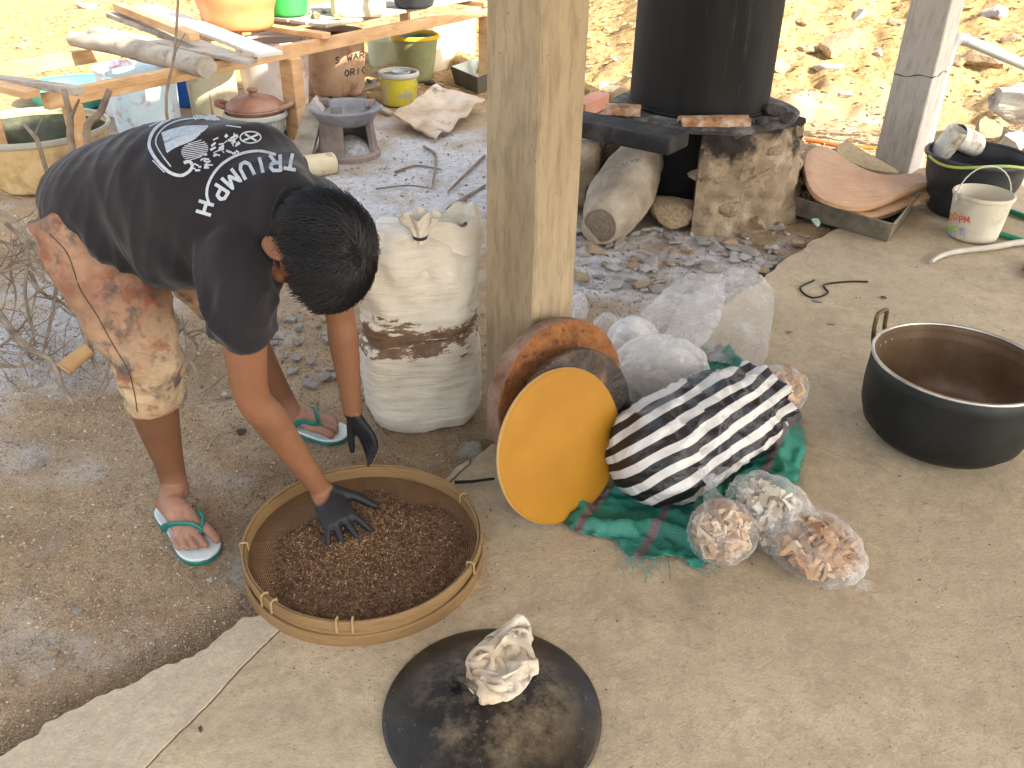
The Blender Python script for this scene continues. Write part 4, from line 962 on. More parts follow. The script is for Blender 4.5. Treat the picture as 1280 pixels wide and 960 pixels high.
c = P(1020, 684, .062); bag('clear_bag', 'clear bag of reddish brown chips with its knotted end on the floor', c, (.7, -.6, -.1), (.122, .094, .088), 5.7, M_CLR, M_CH3, 360, .026, .12, .85, ([c+np.array([.05, -.035, -.02]), c+np.array([.078, -.055, -.038]), c+np.array([.088, -.065, -.046]), c+np.array([.10, -.08, -.05])], [.04, .016, .013, .028]))
# pale bags behind
M_STF = mat('white wadding', [(.55, .53, .49), (.66, .64, .61)], rough=.8)
def film_bag(c, ax, lens, seed, label):
    o = thing('white_bag', (c[0], c[1], 0), label, 'plastic bag')
    build('film', sack_blob(c, ax, lens, seed, .17, .9, 110, 70, .5), M_WHT, o, True, ang=180)
    build('stuffing', sack_blob(c, ax, [x*.80 for x in lens], seed, .12, .9, 60, 40, .5), M_STF, o, True, ang=180)
film_bag(P(826, 465, .115), (.85, -.45, .12), (.155, .115, .115), 6.35, 'white plastic bag stuffed full behind the striped bag')
film_bag(P(790, 428, .08), (.5, .7, .15), (.10, .085, .085), 2.9, 'smaller white bag bulging between the wax discs and the loose clear sheet')
c = P(757, 412, .06); bag('milky_bag', 'small milky plastic bag close behind the brown disc', c, (.5, .6, .3), (.06, .045, .06), 8.8, M_MILK, None, amp=.2, flat=.95)
# big empty clear bag, standing open and slumped
def sheet_bag(px, zs, label, seed, thick=.05, mt=M_MILK):
    """outline in pixels with a height for each corner -> a slack two-sided film"""
    pts = np.array([P(x, y, z) for (x, y), z in zip(px, zs)]); c0 = pts.mean(0); q = cat(list(pts)+[pts[0]], 7)[:-1]; mb = MB(); n = len(q); K = 14; off = nrm(np.cross(q[0]-c0, q[n//3]-c0)); off = off if off[1] < 0 else -off
    for s_ in (1, -1):
        o = len(mb.v)
        for k in range(K+1):
            f_ = k/K
            for p in q:
                w_ = c0+(p-c0)*f_; b_ = thick*(1-f_**2.2)*s_; w_ = w_+off*(b_+.035*(.3-abs(noise.noise(Vector(w_*9)+Vector((seed, s_, 0)))))*(1-.4*f_)+.014*(.3-abs(noise.noise(Vector(w_*22)+Vector((seed, s_, 3))))))
                w_[2] = max(w_[2], .004); mb.v.append(tuple(w_))
        for k in range(K):
            for j in range(n): mb.f.append((o+k*n+j, o+k*n+(j+1) % n, o+(k+1)*n+(j+1) % n, o+(k+1)*n+j))
    return tag(build('clear_sheet_bag', mb, mt, None, True, ang=180), label, 'plastic bag')
sheet_bag([(768, 424), (805, 388), (848, 350), (885, 342), (905, 352), (900, 400), (870, 440), (815, 462), (782, 450)], [.04, .10, .14, .16, .16, .12, .08, .06, .04], 'slack milky plastic bag, inner one of two upright sheets', 1.0, .045)
sheet_bag([(830, 420), (858, 372), (895, 345), (932, 334), (966, 364), (962, 420), (950, 458), (900, 452), (862, 448)], [.06, .12, .16, .17, .12, .06, .02, .03, .04], 'large clear plastic bag flaring open on the floor beyond the striped bag', 2.0, .03, M_CLR)
sheet_bag([(715, 372), (726, 364), (735, 380), (733, 398), (722, 404), (713, 395)], [.05, .06, .05, .02, .01, .02], 'scrap of clear film beside the bare column', 3.0, .008)
# ================================================================== stove, drum and the things to the right
def ray_plane(px, py, a, b, c):
    n = np.cross(V3(b)-a, V3(c)-a); d = ray(px, py); return CAMP+d*(((V3(a)-CAMP) @ n)/(d @ n))
def rock_mesh(seed, flat=.75, sub=3, rgh=.55):
    bm = bmesh.new(); bmesh.ops.create_icosphere(bm, subdivisions=sub, radius=1); rg = np.random.RandomState(seed)
    nn = rg.randn(9, 3); nn /= np.linalg.norm(nn, axis=1)[:, None]; dd = rg.uniform(.38, .8, 9)
    for v in bm.verts:
        p = np.array(v.co)
        for n_, d_ in zip(nn, dd):
            k = p @ n_
            if k > d_: p = p-n_*(k-d_)*.98
        p = p*(1+rgh*.35*noise.noise(Vector(p*1.7)+Vector((seed, 0, 0)))+.07*noise.noise(Vector(p*5)+Vector((seed, 0, 0)))); p[2] *= flat; v.co = p
    me = bpy.data.meshes.new('rock'); bm.to_mesh(me); bm.free()
    for p in me.polygons: p.use_smooth = True
    me.set_sharp_from_angle(angle=R(18)); return me
def rockmat(name, cols, sc=9): return mat(name, cols, scale=sc, rough=.92, bump=.7, bscale=40, bdist=.012, spec=.2, stains=[(tuple(np.array(cols[0])*.55), 5, .55, .2, .6)])
M_RGREY = rockmat('grey rock', [(.22, .195, .165), (.36, .33, .29), (.47, .445, .40)]); M_RTAN = rockmat('tan rock', [(.24, .16, .09), (.40, .29, .18), (.50, .40, .27)]); M_RWHT = rockmat('pale rock', [(.38, .345, .30), (.56, .52, .47)]); M_RDRK = rockmat('dark rock', [(.06, .05, .045), (.13, .11, .095)])
ROCKS = {}
def rocks_for(mt):
    if mt.name not in ROCKS:
        L = []
        for s_ in range(6):
            me = rock_mesh(s_+len(ROCKS)*6, .8); me.materials.append(mt); L.append(me)
        ROCKS[mt.name] = L
    return ROCKS[mt.name]
rk = random.Random(12)
def rock(name, c, size, mt, label=None, catg=None, group=None, parent=None, rot=None):
    o = bpy.data.objects.new(name, rk.choice(rocks_for(mt))); COL.objects.link(o)
    c = V3(c); o.scale = tuple(float(x) for x in (size if not np.isscalar(size) else (size, size*rk.uniform(.7, 1), size*rk.uniform(.6, .9))))
    o.rotation_euler = rot if rot is not None else (rk.uniform(-.3, .3), rk.uniform(-.3, .3), rk.uniform(0, 6.28))
    if parent is not None: o.parent = parent; o.location = tuple(c-wloc(parent))
    else: o.location = tuple(c)
    if label: tag(o, label, catg, group)
    return o

# ---- stone stove
SC = np.array([.955, 4.62, G]); SR = .55; ST = .50
sto = thing('stone_stove', SC, 'low round stove of mortared stones with a black lintel, carrying the tall drum', 'stove')
t = NT('stove mortar'); sz = t.n('SeparateXYZ'); t.l(t.tc.outputs['Object'], sz.inputs[0])
c = t.ramp(t.noise(7, 7, .65), [(.3, (.16, .115, .07)), (.55, (.29, .22, .145)), (.75, (.42, .36, .27))])
soot = t.ramp(t.math('ADD', t.math('MULTIPLY', sz.outputs['Z'], 1.2), t.math('MULTIPLY', t.noise(4, 6, .7), .9)), [(.86, 0.), (1.04, .95)])
c = t.mix(soot, c, (.018, .016, .014)); t.set(c, .95, 0, .2); b_ = t.bump(t.noise(12, 6, .65), .8, .03); t.bump(t.noise(60, 5, .7), .6, .008, b_); M_MORT = t.m
A_OPEN0, A_OPEN1 = R(-172), R(-100)
def arc_wall(a0, a1, ri, ro, z0, z1, n=150, m=26):
    mb = MB(); rings = []
    for a_ in np.linspace(a0, a1, n):
        d = np.array([math.cos(a_), math.sin(a_), 0]); ring = [SC+d*ri+UP*z0]
        for k in range(m):
            f_ = k/(m-1); z = z0+(z1-z0)*f_; q_ = Vector((a_*SR*7, z*9, 2)); w_ = .045*(.3-abs(noise.noise(q_)))+.03*noise.noise(q_*2.3)+.012*noise.noise(q_*6)
            ring.append(SC+d*(ro+.05*(1-f_)-.03*f_+w_)+UP*z)
        ring.append(SC+d*ri+UP*z1); rings.append(ring)
    return mb.loft(rings)
build('mortar_core', arc_wall(A_OPEN1, A_OPEN0+2*math.pi, .30, SR-.038, -.04, ST-.03), M_MORT, sto, True, ang=40)
M_STS = mat('stove stone', [(.17, .11, .062), (.31, .215, .125), (.42, .325, .215)], scale=5, rough=.92, bump=.8, bscale=30, bdist=.015, stains=[((.55, .49, .38), 7, .52, .2, .7), ((.03, .026, .022), 4, .60, .15, .8)])
a_s = [A_OPEN1+.12]
placed = []
for k in range(400):                                            # irregular field stones, big ones low, none overlapping much
    am = rk.uniform(A_OPEN1+.04, R(75)); z = rk.uniform(.03, ST-.07); hs_ = rk.uniform(.035, .075)*(1.25-z); ws = hs_*rk.uniform(1.1, 2.2)
    if any(abs(am-b_)*SR < (ws+w2)*.80 and abs(z-z2) < (hs_+h2)*.80 for b_, z2, w2, h2 in placed): continue
    placed.append((am, z, ws, hs_)); d = np.array([math.cos(am), math.sin(am), 0])
    rock('stone', SC+d*(SR-.050-.05*(z/ST))+UP*z, (.058, ws*1.06, hs_*1.08), M_STS, parent=sto, rot=(rk.uniform(-.35, .35), rk.uniform(-.15, .15), am+rk.uniform(-.12, .12)))
M_CHAR = mat('charred slab', [(.006, .0055, .005), (.016, .014, .012), (.045, .04, .035)], scale=8, rough=.85, bump=.6, bscale=30, bdist=.01)
M_SOOTY = mat('sooty ash crust', [(.02, .018, .016), (.07, .063, .055), (.22, .205, .18)], scale=7, rough=.95, bump=.9, bscale=30, bdist=.03)
mb = MB().lathe([(.30, ST-.035), (SR-.085, ST-.035), (SR-.075, ST-.012), (SR-.095, ST), (.30, ST), (.30, ST-.035)], SC, 60, wob=.02, seed=5, lobes=(5, 9), cap=False); build('top_slab', mb, M_SOOTY, sto, True, ang=35)
la, lb = P(728, 150, ST), P(862, 176, ST); 
mb = MB().beam(la+[-.06, .15, -.045], lb+[-.02, .12, -.045], .20, .075); displace(mb, lambda p: np.array([0, 0, .0])); build('lintel', mb, M_CHAR, sto, True, bevel=.012)
# soot-black hearth back and ember bed inside the mouth
mb = MB().lathe([(.002, .0), (.28, .0), (.30, .02), (.30, ST-.04)], SC, 40, cap=False); build('hearth', mb, mat('soot hearth', [(.006, .0055, .005), (.014, .012, .011)], rough=.95, bump=.5, bscale=20, bdist=.02), sto)
lj = PY(735, 215, SC[1]-.12); mb = MB()
mb.box((lj[0]-.05, lj[1], .17), (.20, .34, .34), jit=.02); build('side_pier', displace(mb, lambda p: np.zeros(3)), M_MORT, sto, True, bevel=.03)

# ---- tall black drum
DC = SC+np.array([-.025, .02, ST+.003]); DR = .352
drum = thing('steel_drum', DC, 'tall soot-black steel drum standing on the stone stove', 'drum')
t = NT('sooty steel'); c = t.ramp(t.noise(5, 7, .65, stretch=(1, 1, .12)), [(.35, (.004, .004, .004)), (.62, (.009, .0085, .007)), (.85, (.035, .029, .018))])
c = t.mix(t.ramp(t.noise(16, 6, .7, stretch=(1, 1, .08)), [(.62, 0.), (.78, .6)]), c, (.10, .085, .05))
t.set(c, t.ramp(t.noise(8, 5, .6, stretch=(1, 1, .2)), [(.3, .55), (.7, .8)]), 0, .25); t.bump(t.noise(30, 5, .6, stretch=(1, 1, .3)), .3, .004)
pr = [(DR*.97, 0), (DR, .006), (DR, .30)]+[(DR*.998, .5), (DR, .70), (DR, .90)]
build('shell', MB().lathe(pr+[(DR-.004, .90), (DR-.004, .02), (.002, .02)], DC, 72), t.m, drum, True, ang=60)
build('bottom_rim', MB().tube([DC+np.array([(DR+.002)*math.cos(q), (DR+.002)*math.sin(q), .008]) for q in np.linspace(0, 2*np.pi, 73)], .008, 8, cap=False), t.m, drum)
build('top_rim', MB().tube([DC+np.array([DR*math.cos(q), DR*math.sin(q), .90]) for q in np.linspace(0, 2*np.pi, 73)], .009, 8, cap=False), t.m, drum)

# ---- things lying on the stove top
M_BARK = mat('fired clay', [(.20, .085, .035), (.33, .16, .07), (.42, .27, .15)], scale=12, rough=.85, bump=.6, bscale=50, bdist=.008, stains=[((.55, .48, .40), 15, .5, .15, .7), ((.04, .03, .02), 9, .58, .12, .8)])
def tile_piece(pa, pb, wd, name, label, th=.022, arch=.02):
    x = nrm(pb-pa); y = nrm(np.cross(UP, x)); L = np.linalg.norm(pb-pa); mb = MB(); top_, bot = [], []
    for i in range(9):
        u = i/8; r1, r2 = [], []
        for j in range(7):
            v = j/6-.5; e = wd*(1+.25*noise.noise(Vector((u*4, v*2, L)))); q = pa+x*L*u*(1+.02*math.sin(j*2))+y*v*e+UP*(arch*(1-(2*v)**2)+.004*noise.noise(Vector((u*6, v*6, 1)))); r1.append(q+UP*th); r2.append(q)
        top_.append(r1); bot.append(r2)
    rings = [r1+r2[::-1] for r1, r2 in zip(top_, bot)]; mb.loft(rings); return tag(build(name, mb, M_BARK, None, True, bevel=.004, ang=40), label, 'clay tile')
za = G+ST
tile_piece(P(850, 156, za), P(934, 155, za), .10, 'broken_tile', 'broken curved clay tile on the stove rim in front of the drum')
tile_piece(P(757, 141, za), P(800, 143, za), .10, 'broken_tile', 'small chunk of fired clay on the stove ledge left of the drum', .035, .01)
for x, y, s_ in ((968, 138, .075), (985, 146, .05), (950, 150, .04)): rock('cinder_lump', P(x, y, za+.02), s_, M_RDRK, 'black cinder lump at the foot of the drum on the stove rim', 'cinder', 'cinders on the stove rim')

# ---- pale log pushed into the stove mouth
t = NT('barkless log'); c = t.ramp(t.noise(5, 7, .65, stretch=(1, 1, 1)), [(.3, (.19, .15, .105)), (.55, (.34, .285, .215)), (.75, (.46, .41, .34))]); c = t.mix(t.ramp(t.noise(9, 6, .7, dist=1), [(.58, 0.), (.68, .75)]), c, (.14, .105, .07)); t.set(c, .9, 0, .2); b_ = t.bump(t.noise(14, 6, .6), .6, .02); t.bump(t.noise(70, 4, .7), .4, .005, b_); M_LOG = t.m
p0 = P(752, 292, .06)+np.array([0, .06, .02]); 
q = cat([list(p0)+[.085], list(PY(762, 268, p0[1]+.12))+[.125], list(PY(779, 240, p0[1]+.30))+[.150], list(PY(797, 208, p0[1]+.48))+[.135], list(PY(806, 190, p0[1]+.72))+[.11]], 6)
mb = MB().tube(q[:, :3], q[:, 3], 28); displace(mb, lambda p: (.035*np.array(noise.noise_vector(Vector(p)*4))+.012*np.array(noise.noise_vector(Vector(p)*9)))+.006*np.array(noise.noise_vector(Vector(p)*16)))
lg = thing('firewood_log', (p0[0], p0[1], G), 'thick pale log with a sawn end pushed into the stove mouth', 'log')
build('trunk', mb, M_LOG, lg, True, ang=70)
ax = nrm(q[0, :3]-q[2, :3]); u = nrm(np.cross(UP, ax)); v = np.cross(ax, u)
t = NT('sawn end'); wv = t.n('TexWave', wave_type='RINGS', rings_direction='SPHERICAL'); wv.inputs['Scale'].default_value = 18; wv.inputs['Distortion'].default_value = 3; mp = t.n('Mapping'); mp.inputs['Location'].default_value = tuple(-(q[0, :3]-np.array([p0[0], p0[1], G]))); t.l(t.tc.outputs['Object'], mp.inputs[0]); t.l(mp.outputs[0], wv.inputs[0])
t.set(t.mix(.5, t.ramp(wv.outputs['Fac'], [(0, (.13, .095, .06)), (1, (.19, .145, .10))]), t.ramp(t.noise(30, 5, .7), [(.35, (.08, .06, .04)), (.65, (.24, .18, .12))])), .95)
build('sawn_end', MB().lathe([(.074, -.01), (.078, .004), (.05, .009), (.002, .010)], q[0, :3]+ax*.006, 28, rot=np.stack([u, v, ax], 1), wob=.03), t.m, lg)
q2 = PY(737, 292, p0[1]+.05); stb = cat([list(q2+[0, 0, -.01])+[.03], list(q2+[.02, .2, .04])+[.04], list(q2+[.05, .5, .10])+[.04]], 4)
tag(build('charred_branch', MB().tube(stb[:, :3], stb[:, 3], 12), mat('charred wood', [(.015, .014, .014), (.05, .045, .045)], scale=20, bump=.6), None), 'charred branch end beside the pale log', 'branch')

# ---- metal pan with wax slabs
M_TIN = mat('dirty tin', [(.10, .085, .06), (.19, .165, .12), (.27, .24, .18)], scale=6, rough=.6, metal=.35, bump=.3, bscale=30, stains=[((.06, .04, .025), 6, .52, .2, .8)])
za = .095; cA, cB, cD = P(961, 238, za), P(1117, 281, za), P(1002, 207, za); cC = cB+cD-cA; cn = [cA, cB, cC, cD]
pan = thing('metal_pan', (cA+cC)/2*[1, 1, 0], 'rectangular dirty metal pan with wax slabs propped in it', 'pan')
cen = (cA+cC)/2
for i in range(4):
    a, b = cn[i], cn[(i+1) % 4]; mb = MB()
    lo_a, lo_b = cen+(a-cen)*.965-UP*(za-.004), cen+(b-cen)*.965-UP*(za-.004); inn = lambda p: p+(cen-p)*[.018, .018, 0]
    mb._prism([a, b, lo_b, lo_a], [inn(a), inn(b), inn(lo_b), inn(lo_a)]); build('side', mb, M_TIN, pan, False)
    build('rolled_rim', MB().tube([a, (a+b)/2, b], .006, 8), M_TIN, pan)
bt = [cen+(c_-cen)*.962-UP*(za-.003) for c_ in cn]; build('bottom', MB()._prism(bt, [p+UP*.005 for p in bt]), M_TIN, pan, False)
rg = np.random.RandomState(3); mb = MB()
for k in range(40):
    p = cA+(cD-cA)*rg.uniform(.1, .9)+(cB-cA)*rg.uniform(.05, .30); mb.box((p[0], p[1], .012+rg.rand()*.02), (.05, .03, .012), np.linalg.qr(rg.randn(3, 3))[0], jit=.008)
stuff(build('wax_crumb', mb, mat('wax crumb', [(.30, .2, .1), (.45, .33, .2)]), pan, False))
t = NT('pinkish wax'); c = t.ramp(t.noise(6, 5, .6), [(.3, (.46, .25, .125)), (.7, (.58, .36, .21))]); c = t.mix(t.ramp(t.noise(16, 5, .6), [(.55, 0.), (.75, .5)]), c, (.44, .23, .11)); t.set(c, .5, 0, .4)
mp = t.n('Mapping'); mp.inputs['Scale'].default_value = (1, 2.4, 1); t.l(t.tc.outputs['Object'], mp.inputs[0])
vo = t.n('TexVoronoi', feature='SMOOTH_F1'); vo.inputs['Scale'].default_value = 22; t.l(mp.outputs[0], vo.inputs[0]); b_ = t.bump(vo.outputs['Distance'], .55, .012); t.bump(t.noise(25, 4, .6), .2, .005, b_); M_PWAX = t.m
q = lambda x, y: (940+x*.3542, y*.3542)
FAN = [(185, 590), (196, 540), (235, 513), (285, 528), (340, 566), (400, 598), (470, 616), (560, 612), (645, 624), (652, 640), (600, 660), (540, 682), (470, 712), (390, 732), (310, 722), (240, 695), (202, 655)]
def fan(pts, a, b, c_, th, mt, name, label, catg):
    n = nrm(np.cross(V3(b)-a, V3(c_)-a)); n = n if n[2] > 0 else -n; o2 = cat([ray_plane(*q(*p), a, b, c_) for p in pts+[pts[0]]], 3)[:-1]
    c0 = o2.mean(0); mb = MB(); rings = [list(o2-n*th), list(o2-n*th*.1), list(c0+(o2-c0)*.985)]
    for f_ in (.85, .6, .35, .12): rings.append([c0+(p-c0)*f_+n*.006*noise.noise(Vector((c0+(p-c0)*f_)*14)) for p in o2])
    mb.loft(rings); return tag(build(name, mb, mt, None, True, ang=45), label, catg)
fan([(x+30, y+34) if x > 300 else (x+12, y+16) for x, y in FAN], P(1015, 206, .155), P(1078, 272, .075), P(1176, 236, .085), .026, M_PWAX, 'wax_slab', 'lower fan-shaped tan wax slab under the rippled one in the pan', 'wax slab')
fan(FAN, P(1012, 200, .205), P(1075, 260, .115), P(1168, 224, .125), .022, M_PWAX, 'wax_slab', 'rippled fan-shaped tan wax slab on top, propped in the metal pan', 'wax slab')
fan([(300, 510), (340, 500), (400, 535), (470, 575), (520, 608), (430, 600), (360, 575), (305, 545)], P(1040, 184, .20), P(1080, 210, .14), P(1120, 214, .10), .03, mat('grainy wax', [(.34, .25, .13), (.48, .37, .21)], scale=30, bump=1, bscale=110, bdist=.01), 'grainy_wax_slab', 'grainy yellowish slab behind the rippled wax, against the pale column', 'wax slab')
hz_ = ground_z(*P(1050, 183, G)[:2])+.012
tag(build('orange_pipe', MB().tube(cat([P(1006, 174, hz_), P(1040, 180, hz_), P(1075, 184, hz_), P(1100, 186, hz_)], 4), .014, 8), mat('orange plastic', [(.62, .16, .03)], rough=.4), None), 'orange pipe lying on the sunlit earth behind the pan', 'pipe')

# ---- vessels
def vsize(cx, base, rimf, wt, wb, z0=None):
    z0 = G if z0 is None else z0
    p = P(cx, base, z0); s_ = depth(p)/F_PX; rb = wb*s_/2; rt = wt*s_/2; c = p+np.array([0, rb*.95, 0])*1.0
    c = np.array([p[0]*(1+rb*.95/p[1]), p[1]+rb*.95, z0]); h = PY(cx, rimf, c[1]-rt)[2]-z0; return c, rt, rb, h
def vessel(name, label, catg, dims, mo, mi=None, rim=None, lip=.006, handle=None, fill=None, mf=None, th=.006, wob=.004, sd=1, belly=0, group=None, bands=0, rimr=.006):
    c, rt, rb, h = dims; o = thing(name, c, label, catg, group); pr = [(rb*.02, .003), (rb*.9, .002), (rb, .010)]
    for k in range(1, 13):
        u = k/12; r_ = rb+(rt-rb)*u+belly*math.sin(u*math.pi); r_ += .004*math.sin(u*math.pi*bands*2) if bands else 0; pr.append((r_, h*u))
    inn = [(max(r_-th, .001), max(z, .012)) for r_, z in pr[2:]][::-1]
    outer = build('body', MB().lathe(pr+[(pr[-1][0]-th*.5, h+.001)], c, 48, wob=wob, seed=sd), mo, o, True, ang=60) if False else build('body', MB().lathe(pr+[(rt, h), (rt-th, h)]+inn[1:]+[(.002, .012)], c, 48, wob=wob, seed=sd, cap=False), mo, o, True, ang=60)
    if mi:
        ip = [(max(r_-.0015, .001), z+.0015) for r_, z in inn[1:]]+[(.002, .0135)]
        build('lining', MB().lathe(ip, c, 48, wob=wob, seed=sd, cap=False), mi, o, True, ang=60)
    if rim: build('rim', MB().tube([c+np.array([(rt+.001)*(1+wob*math.sin(2*q_))*math.cos(q_), (rt+.001)*(1+wob*math.sin(2*q_))*math.sin(q_), h]) for q_ in np.linspace(0, 2*np.pi, 49)], rimr, 8, cap=False, up=UP, flat=1.5), rim, o)
    if fill is not None: build('contents', MB().lathe([((rb+(rt-rb)*fill)-th-.001, h*fill), (rb*.5, h*fill+.004), (.002, h*fill+.003)], c, 40, wob=.01), mf, o)
    if handle:
        az, lift, mh, hr = handle; a_ = np.array([math.cos(az), math.sin(az), 0]); n_ = np.array([-a_[1], a_[0], 0]); pts = []
        for q_ in np.linspace(0, math.pi, 15): pts.append(c+a_*math.cos(q_)*(rt+.008)+UP*(h-.015+abs(lift)*math.sin(q_))+n_*math.sin(q_)*rt*(.15 if lift > 0 else .9))
        build('bail_handle', MB().tube(pts, hr, 6), mh, o)
        for s_ in (1, -1): build('handle_lug', MB().box(c+a_*s_*(rt+.004)+UP*(h-.016), (.014, .014, .022), jit=.001), mh, o, True, bevel=.003)
    return o
def gunk(name, base, st, rough=.55, sc=5): return mat(name, base, scale=sc, rough=rough, bump=.25, bscale=35, stains=st)
M_BLKP = gunk('black plastic', [(.018, .020, .022), (.035, .037, .04)], [((.12, .11, .09), 8, .58, .15, .6)], .42); M_WIRE = mat('pale wire', [(.55, .52, .44)], rough=.5, bump=0); M_GRYBR = mat('brown sludge', [(.12, .08, .05), (.22, .16, .10)], scale=9, rough=.5)
d_ = vsize(1199, 278, 212, 122, 86, 0)
vessel('black_bucket', 'black plastic bucket with a yellow bail, holding white containers', 'bucket', d_, M_BLKP, None, M_BLKP, fill=.35, mf=M_GRYBR, bands=2, rimr=.009)
bo_ = [o for o in COL.objects if o.name.startswith('black_bucket')][0]
c, rt, rb, h = d_
build('yellow_bail', MB().tube([c+np.array([math.cos(q_)*(rt+.012), math.sin(q_)*(rt+.012), h+.004+.02*math.sin(q_*3)]) for q_ in np.linspace(R(-175), R(15), 22)], .007, 7), mat('yellow cord', [(.48, .50, .06), (.25, .38, .14)], scale=6, rough=.5), bo_)
M_JUG = mat('milky plastic jug', [(.62, .58, .48), (.72, .70, .63)], rough=.45, stains=[((.22, .12, .05), 9, .52, .12, .8)])
for k, (x, y, ax_, L, r_) in enumerate(((1186, 178, (.3, -.2, .8), .16, .055), (1208, 176, (-.75, -.35, .35), .19, .062))):
    p = P(x, y, h+.02); a_ = nrm(ax_); u = nrm(np.cross(UP, a_)); v = np.cross(a_, u)
    tag(build('cut_jug', MB().lathe([(r_, L/2), (r_*1.02, 0), (r_, -L/2+.02), (r_*.8, -L/2), (.002, -L/2), (r_*.76, -L/2+.006), (r_*.95, 0), (r_*.95, L/2), (r_, L/2)], p, 28, rot=np.stack([u, v, a_], 1), wob=.03, seed=k, cap=False), M_JUG, None, True, ang=60), ['white cut plastic jug standing upright in the black bucket', 'stained white plastic jug lying tilted in the black bucket'][k], 'jug')
d_ = vsize(1211, 306, 254, 69, 58, 0); M_PAIL = gunk('old white pail', [(.52, .46, .33), (.64, .58, .46)], [((.36, .30, .20), 7, .52, .2, .7)])
pl = vessel('paint_pail', 'small dirty white paint pail with red lettering and a wire handle', 'pail', d_, M_PAIL, M_PAIL, M_PAIL, handle=(R(8), .145, M_WIRE, .003), fill=.45, mf=mat('pale dregs', [(.42, .36, .24), (.5, .44, .32)]), rimr=.007)
def bvh_of(o):
    off = wloc(o); return BVHTree.FromPolygons([Vector(np.array(v.co)+off) for v in o.data.vertices], [tuple(p.vertices) for p in o.data.polygons])
LET.update({'B': [[(-.4, 0), (-.4, 1), (.2, 1), (.4, .75), (-.3, .5), (.4, .3), (.2, 0), (-.4, 0)]], 'O': [[(-.4, .3), (-.4, .7), (0, 1), (.4, .7), (.4, .3), (0, 0), (-.4, .3)]], 'S': [[(.4, .85), (0, 1), (-.4, .75), (.35, .3), (0, 0), (-.4, .15)]], 'W': [[(-.5, 1), (-.25, 0), (0, .7), (.25, 0), (.5, 1)]],
            'A': [[(-.45, 0), (0, 1), (.45, 0)], [(-.25, .4), (.25, .4)]], 'N': [[(-.4, 0), (-.4, 1), (.4, 0), (.4, 1)]], 'C': [[(.4, .8), (0, 1), (-.4, .5), (0, 0), (.4, .2)]], 'G': [[(.4, .8), (0, 1), (-.4, .5), (0, 0), (.4, .2), (.4, .5), (.1, .5)]], 'K': [[(-.4, 0), (-.4, 1)], [(.4, 1), (-.4, .45), (.4, 0)]]})
def write(parent_part, rows, wd, mt, name='lettering'):
    bv_ = bvh_of(parent_part)
    mb = MB()
    for text, x0, y0, x1, y1, hh in rows:
        n = len(text)
        for i, ch in enumerate(text):
            if ch == ' ': continue
            f_ = (i+.5)/n; cx, cy = x0+(x1-x0)*f_, y0+(y1-y0)*f_; sx_ = (x1-x0)/n*.8
            for s_ in LET[ch]: stroke(mb, [(cx+a_*sx_, cy-b_*hh+(y1-y0)/max(1, x1-x0)*a_*sx_) for a_, b_ in s_], wd, bv_, .0012, .8)
    if mb.v: stuff(build(name, mb, mt, parent_part, False))
pb_ = [c_ for c_ in pl.children if c_.name.startswith('body')][0]
write(pb_, [('BO', 1184, 275, 1197, 275, 9)], 1.9, mat('orange red ink', [(.62, .16, .04)], bump=0)); write(pb_, [('PM', 1198, 278, 1212, 279, 8)], 1.8, mat('red ink', [(.60, .10, .07)], bump=0))
mb = MB(); bvp = bvh_of(pb_)
for k in range(7): stroke(mb, [(1178, 283+k*1.3), (1196-k*2.2, 283+k*1.6)], 1.5, bvp, .001)
build('green_print', mb, mat('green ink', [(.30, .50, .06)], bump=0), pb_, False)
mb = MB()
for k in range(8): stroke(mb, [(1178+k*.2, 290+k*1.7), (1195, 288+k*1.8)], 1.3, bvp, .001)
stroke(mb, [(1199, 286), (1206, 287)], 4, bvp, .001); stroke(mb, [(1200, 291), (1206, 292)], 5, bvp, .001)
build('grey_print', mb, mat('grey ink', [(.20, .20, .23), (.5, .5, .5)], scale=60, bump=0), pb_, False)
# stick, hose, pipe, stump
q_ = cat([P(1164, 327, .012), P(1180, 318, .016), P(1205, 313, .02), P(1240, 309, .02), P(1275, 303, .02), P(1320, 300, .02)], 5)
tag(build('bare_stick', MB().tube(q_, np.linspace(.010, .017, len(q_)), 10), mat('stripped wood', [(.40, .36, .29), (.54, .50, .43)], scale=12, bump=.5), None), 'pale bare stick lying in front of the paint pail', 'stick')
t = NT('green hose'); t.set((.012, .22, .12), .35, 0, .5); M_HOSE = t.m
hs = cat([P(1236, 258, .015), P(1256, 262, .016), P(1285, 272, .016), P(1330, 290, .016), P(1340, 330, .016), P(1300, 325, .016), P(1284, 332, .016), P(1290, 345, .016)], 6)
hs2 = cat([P(1330, 312, .016), P(1290, 304, .016), P(1262, 296, .016), P(1243, 290, .016), P(1228, 280, .016)], 6)
tag(build('green_hose', MB().tube(hs, .014, 10), M_HOSE, None), 'green garden hose curling out from behind the paint pail', 'hose')
tag(build('green_hose', MB().tube(hs2, .014, 10), M_HOSE, None), 'second run of green hose passing low behind the paint pail', 'hose')
yb = cR[1]+.25
pp = [PY(1186, 66, yb), PY(1190, 56, yb), PY(1199, 49, yb), PY(1209, 50, yb)]; pv = thing('water_pipe', pp[0]*[1, 1, 0], 'grey water pipe with an elbow coming from behind the pale column', 'pipe')
M_PVC = mat('grey pvc', [(.24, .26, .25), (.30, .32, .31)], rough=.4, bump=0)
build('pipe_run', MB().tube([PY(1205, 49, yb), PY(1245, 66, yb), PY(1290, 85, yb), PY(1400, 130, yb)], .030, 12), M_PVC, pv)
build('elbow', MB().tube(cat([PY(1183, 80, yb)]+pp, 4), .036, 12), mat('dark grey pvc', [(.20, .21, .21)], rough=.45, bump=0), pv)
